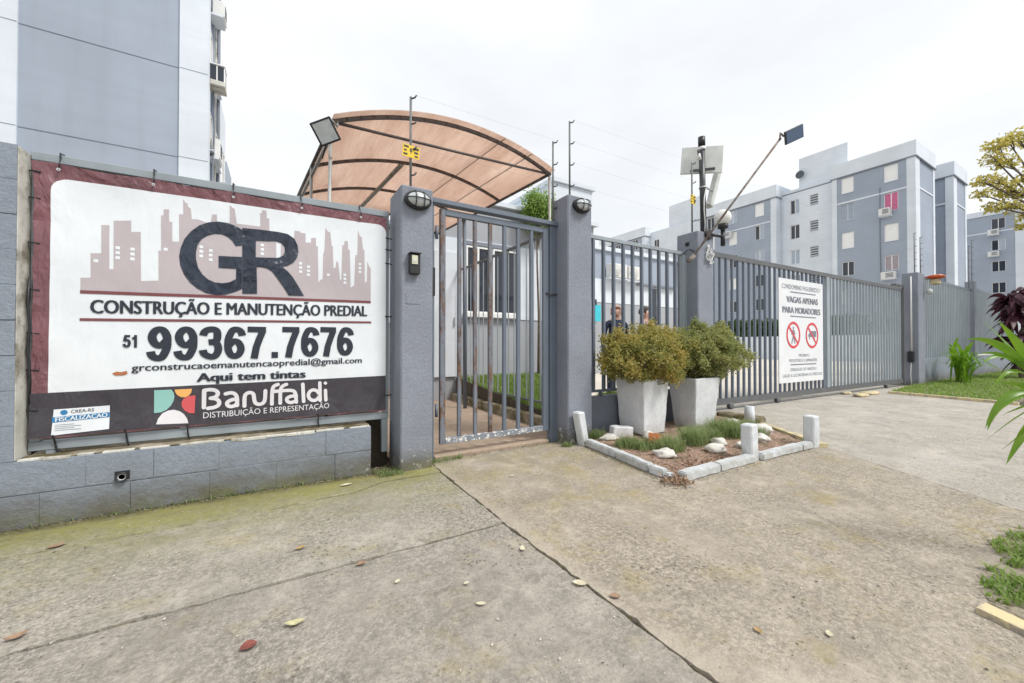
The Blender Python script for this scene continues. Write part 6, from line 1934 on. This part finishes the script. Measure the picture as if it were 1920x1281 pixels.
leaf(1.146, 1.342, 0.062, 'leaf_pale', 'cream leaf lying against the diagonal joint', -50, 0.3)
leaf(0.714, 1.442, 0.042, 'leaf_pale', 'cream leaf left of the diagonal joint, centre of the slab', -30, 0.4, 0.4)
leaf(0.72, 1.60, 0.026, 'leaf_pale', 'tiny cream leaf scrap behind the centre leaf', 10, 0.4)
leaf(0.352, 2.00, 0.05, 'leaf_brown', 'tan leaf lying on the long joint', 15, 0.3)
leaf(0.463, 1.767, 0.03, 'leaf_pale', 'small buff leaf scrap left of the centre', 40, 0.4)
leaf(1.722, 0.646, 0.036, 'leaf_pale', 'whitish leaf scrap on the right slab near the lower edge', 30, 0.5)
leaf(1.521, 0.788, 0.036, 'leaf_or', 'tan leaf scrap left of the whitish one on the right slab', 70, 0.3)
leaf(1.215, 1.20, 0.045, 'leaf_brown', 'dull brown leaf flat across the diagonal joint', -40, 0.15, 0.6)
leaf(1.62, 2.72, 0.05, 'leaf_pale', 'buff leaf on the slab in front of the gate', 10, 0.2, 0.3)
leaf(0.45, 3.18, 0.09, 'leaf_pale', 'pale scrap by the mossy foot of the low wall', 5, 0.2, 0.35)
leaf(-0.98, 2.98, 0.07, 'leaf_brown', 'brown leaf against the foot of the low wall at the left', 20, 0.5)

# mossy crumbs and dead leaves collected along the wall foot and the kerbs
rnd = random.Random(91)
vs, fs = [], []
def crumb(x, y, z, s):
    i = len(vs)
    q = [Vector((rnd.uniform(-1, 1), rnd.uniform(-1, 1), rnd.uniform(0, 0.8))).normalized() * s for _ in range(4)]
    vs.extend([(x + a.x, y + a.y, z + a.z) for a in q]); fs.extend([(i, i + 1, i + 2), (i, i + 2, i + 3), (i, i + 3, i + 1)])
for _ in range(900): crumb(rnd.uniform(-2.0, 0.86), 3.372 - abs(rnd.gauss(0, 0.025)), 0.002, rnd.uniform(0.003, 0.011))
for _ in range(300): crumb(rnd.uniform(0.68, 0.87), rnd.uniform(3.30, 3.5), 0.002, rnd.uniform(0.004, 0.016))
for _ in range(260):
    t = rnd.random(); crumb(2.735 - 0.16 * t - abs(rnd.gauss(0.02, 0.02)), 3.1 - 1.1 * t, 0.002, rnd.uniform(0.003, 0.010))
for _ in range(260): crumb(rnd.uniform(2.62, 4.7), 1.905 - abs(rnd.gauss(0, 0.02)), 0.002, rnd.uniform(0.002, 0.008))
for _ in range(240): crumb(rnd.uniform(1.25, 2.55), 3.455 - abs(rnd.gauss(0, 0.03)), 0.002, rnd.uniform(0.003, 0.012))
tag(quick('litter', vs, fs, 'ledge'), 'mossy crumbs and litter along the foot of walls and kerbs', 'litter', kind='stuff')
rt = [(rnd.uniform(0.69, 0.90), 3.26 + rnd.uniform(-0.05, 0.12), 0.0) for _ in range(260)] + [(rnd.uniform(1.17, 1.5), 3.40 + rnd.uniform(-0.03, 0.05), 0.0) for _ in range(160)] + [(rnd.gauss(-0.3, 0.5), 3.368 - abs(rnd.gauss(0, 0.008)), 0.0) for _ in range(120)]
tag(link('weeds', blades_mesh('weeds', rt, 0.035, 0.004, rnd, 1.0), 'lf_tuft'), 'small weeds sprouting at the foot of the banner wall and first pillar', 'weeds', kind='stuff')
vs, fs = [], []
for _ in range(1500):
    t = rnd.random()
    if rnd.random() < 0.45: crumb(1.17 + rnd.gauss(0, 0.006), 0.3 + 2.85 * t, -0.006, rnd.uniform(0.002, 0.006))
    elif rnd.random() < 0.6: crumb(-1.2 + 2.35 * t, 2.022 + 0.010 * t + rnd.gauss(0, 0.006), -0.006, rnd.uniform(0.002, 0.006))
    else: crumb(0.1 + 1.05 * t, 2.985 + (0.14 if t > 0.58 else 0.24 * t - 0.0) + rnd.gauss(0, 0.012), -0.004, rnd.uniform(0.002, 0.007))
tag(quick('joint_moss', vs, fs, 'moss'), 'dark moss and crumbs filling the joints of the pavement', 'moss', kind='stuff')
for nm, mt, cnt, lab in (('grit', 'grit_pale', 5200, 'pale loose grit scattered over the pavement slabs'), ('grit', 'grit_dark', 5200, 'dark loose grit and bits scattered over the pavement slabs')):
    vs, fs = [], []
    k = 0
    while k < cnt:
        x, y = rnd.uniform(-1.6, 6.5), 0.25 + 3.05 * rnd.random() ** 1.2
        if mnoise.noise(Vector((x * 1.6, y * 1.6, 4 if mt == 'grit_pale' else 8))) < rnd.uniform(-0.45, 0.25): continue
        if 2.5 < x < 5.5 and y > 1.88: continue
        crumb(x, y, 0.0015, rnd.uniform(0.0012, 0.0042) if rnd.random() < 0.93 else rnd.uniform(0.004, 0.008))
        k += 1
    tag(quick(nm, vs, fs, mt), lab, 'grit', kind='stuff')
# dead leaf drift at the front corner of the planter
lv_ = [(2.62 + rnd.gauss(0, 0.05), 1.95 + rnd.gauss(0, 0.05), 0.012 + rnd.random() * 0.03) for _ in range(170)] + [(rnd.uniform(2.75, 3.6), 2.05 + abs(rnd.gauss(0, 0.12)), 0.03) for _ in range(150)]
tag(link('leaf_litter', leaves_mesh('leaf_litter', lv_, 0.035, 0.6, rnd, 0.0), 'leaf_brown'), 'dead brown leaves drifted into the front corner of the planter', 'leaf litter', kind='stuff')

# ================================================================== PEOPLE behind the short fence
def person(x, y, z, face, h, top, trousers, label, hair_m, pose):
    s = h / 1.72
    ca, sa = math.cos(face), math.sin(face)
    J = {}
    V, E_, RAD = [], [], []
    def add(p, r, parent=None):
        V.append(Vector(p) * s); RAD.append(r * s)
        if parent is not None: E_.append((parent, len(V) - 1))
        return len(V) - 1
    pel = add((0, 0, 0.94), 0.145)
    wa = add((0, 0, 1.08), 0.125, pel)
    ch = add((0, 0.01, 1.28), 0.145, wa)
    nb = add((0, 0.005, 1.44), 0.075, ch)
    nk = add((0, 0.015, 1.50), 0.056, nb)
    hd_ = add((0, 0.03, 1.58), 0.083, nk)
    ht_ = add((0, 0.015, 1.665), 0.070, hd_)
    for sx in (-1, 1):
        sh = add((0.165 * sx, 0, 1.40), 0.060, nb)
        el = add((0.225 * sx, -0.02 + pose[0] * (sx > 0), 1.13), 0.043, sh)
        wr = add((0.235 * sx, 0.07 + pose[1] * (sx > 0), 0.90 + pose[2] * (sx > 0)), 0.028, el)
        pa = add((0.232 * sx, 0.10 + pose[1] * (sx > 0), 0.83 + pose[2] * (sx > 0)), 0.028, wr)
        for q, ln in enumerate((0.065, 0.075, 0.070, 0.055)):
            f1 = add((0.232 * sx + 0.004 * sx, 0.075 + 0.019 * q + pose[1] * (sx > 0), 0.785 + pose[2] * (sx > 0)), 0.0095, pa)
            add((0.220 * sx, 0.085 + 0.018 * q + pose[1] * (sx > 0), 0.785 - ln * 0.75 + pose[2] * (sx > 0)), 0.0085, f1)
        add((0.205 * sx, 0.135 + pose[1] * (sx > 0), 0.80 + pose[2] * (sx > 0)), 0.010, pa)
        hp = add((0.095 * sx, 0, 0.86), 0.098, pel)
        kn = add((0.105 * sx, 0.02, 0.48), 0.062, hp)
        an = add((0.108 * sx, -0.02, 0.085), 0.042, kn)
        add((0.115 * sx, 0.13, 0.035), 0.036, an)
    me = bpy.data.meshes.new('body')
    me.from_pydata([tuple(v) for v in V], E_, [])
    o = bpy.data.objects.new('body_tmp', me)
    COL.objects.link(o)
    sk = o.modifiers.new('skin', 'SKIN')
    for i, d in enumerate(me.skin_vertices[0].data):
        d.radius = (RAD[i], RAD[i]); d.use_root = (i == 0)
    sb = o.modifiers.new('sub', 'SUBSURF'); sb.levels = 2; sb.render_levels = 2
    dg = bpy.context.evaluated_depsgraph_get()
    bm_ = bpy.data.meshes.new_from_object(o.evaluated_get(dg))
    bpy.data.objects.remove(o)
    bm_.materials.clear()
    for k in (M['skin'], M[top], M[trousers], M['black']): bm_.materials.append(k)
    for p in bm_.polygons:
        p.use_smooth = True
        c = p.center / s
        if c.z > 1.455 and abs(c.x) < 0.11: p.material_index = 0
        elif abs(c.x) > 0.17 and c.z < 0.95: p.material_index = 0
        elif c.z > 0.92: p.material_index = 1
        elif c.z > 0.09: p.material_index = 2
        else: p.material_index = 3
    for v in bm_.vertices:
        c = v.co / s
        if c.z > 1.5:      # face: nose, brow, chin
            if c.y > 0.06 and abs(c.x) < 0.022 and 1.555 < c.z < 1.60: v.co.y += 0.018 * s
            if c.y > 0.05 and abs(abs(c.x) - 0.03) < 0.018 and 1.595 < c.z < 1.62: v.co.y -= 0.007 * s
    t = thing('person', label, 'person', (x, y, z), 'people behind the short fence')
    t.rotation_euler.z = face
    b = bpy.data.objects.new('body', bm_); COL.objects.link(b); b.parent = t
    # hair cap and ears as children
    bmh = bmesh.new(); bmesh.ops.create_icosphere(bmh, subdivisions=3, radius=1.0)
    for v in bmh.verts:
        v.co = Vector((v.co.x * 0.092, v.co.y * 0.105 + 0.005, v.co.z * 0.095 + 1.645))
        if v.co.y > 0.045 and v.co.z < 1.68: v.co.y = 0.045
        if v.co.z < 1.60: v.co.z = 1.60 - 0.3 * (1.60 - v.co.z)
        v.co = v.co * s + Vector((0, 0, 0.0)) + 0.006 * mnoise.noise_vector(v.co * 22)
    for f in bmh.faces: f.smooth = True
    mh = bpy.data.meshes.new('hair'); bmh.to_mesh(mh); bmh.free(); mh.materials.append(M[hair_m])
    hh_ = bpy.data.objects.new('hair', mh); COL.objects.link(hh_); hh_.parent = t
    for sx in (-1, 1):
        bme = bmesh.new(); bmesh.ops.create_icosphere(bme, subdivisions=2, radius=1.0)
        for v in bme.verts: v.co = Vector((v.co.x * 0.010 + 0.086 * sx, v.co.y * 0.020 + 0.012, v.co.z * 0.032 + 1.585)) * s
        mm = bpy.data.meshes.new('ear'); bme.to_mesh(mm); bme.free(); mm.materials.append(M['skin'])
        e_ = bpy.data.objects.new('ear', mm); COL.objects.link(e_); e_.parent = t
        bme = bmesh.new(); bmesh.ops.create_icosphere(bme, subdivisions=2, radius=0.011)
        for v in bme.verts: v.co = (v.co + Vector((0.031 * sx, 0.103, 1.603))) * s
        mm = bpy.data.meshes.new('eye'); bme.to_mesh(mm); bme.free(); mm.materials.append(M['hair'])
        e_ = bpy.data.objects.new('eye', mm); COL.objects.link(e_); e_.parent = t
    mm = MB(); mm.box(-0.024 * s, 0.024 * s, 0.095 * s, 0.108 * s, 1.532 * s, 1.540 * s)
    me_, c_ = mm.mesh('mouth'); e_ = bpy.data.objects.new('mouth', me_); me_.materials.append(M['leaf_red']); COL.objects.link(e_); e_.parent = t; e_.location = c_
    return t
person(5.20, 5.10, 0.0, R(150), 1.76, 'cloth_navy', 'cloth_navy', 'person in dark navy clothes standing behind the short fence, left of the two', 'skin', (0.0, 0.0, 0.0))
person(6.05, 5.20, 0.0, R(215), 1.78, 'cloth_rose', 'cloth_navy', 'person in a dusty rose top behind the short fence, right of the two', 'hair', (0.05, 0.12, 0.12))
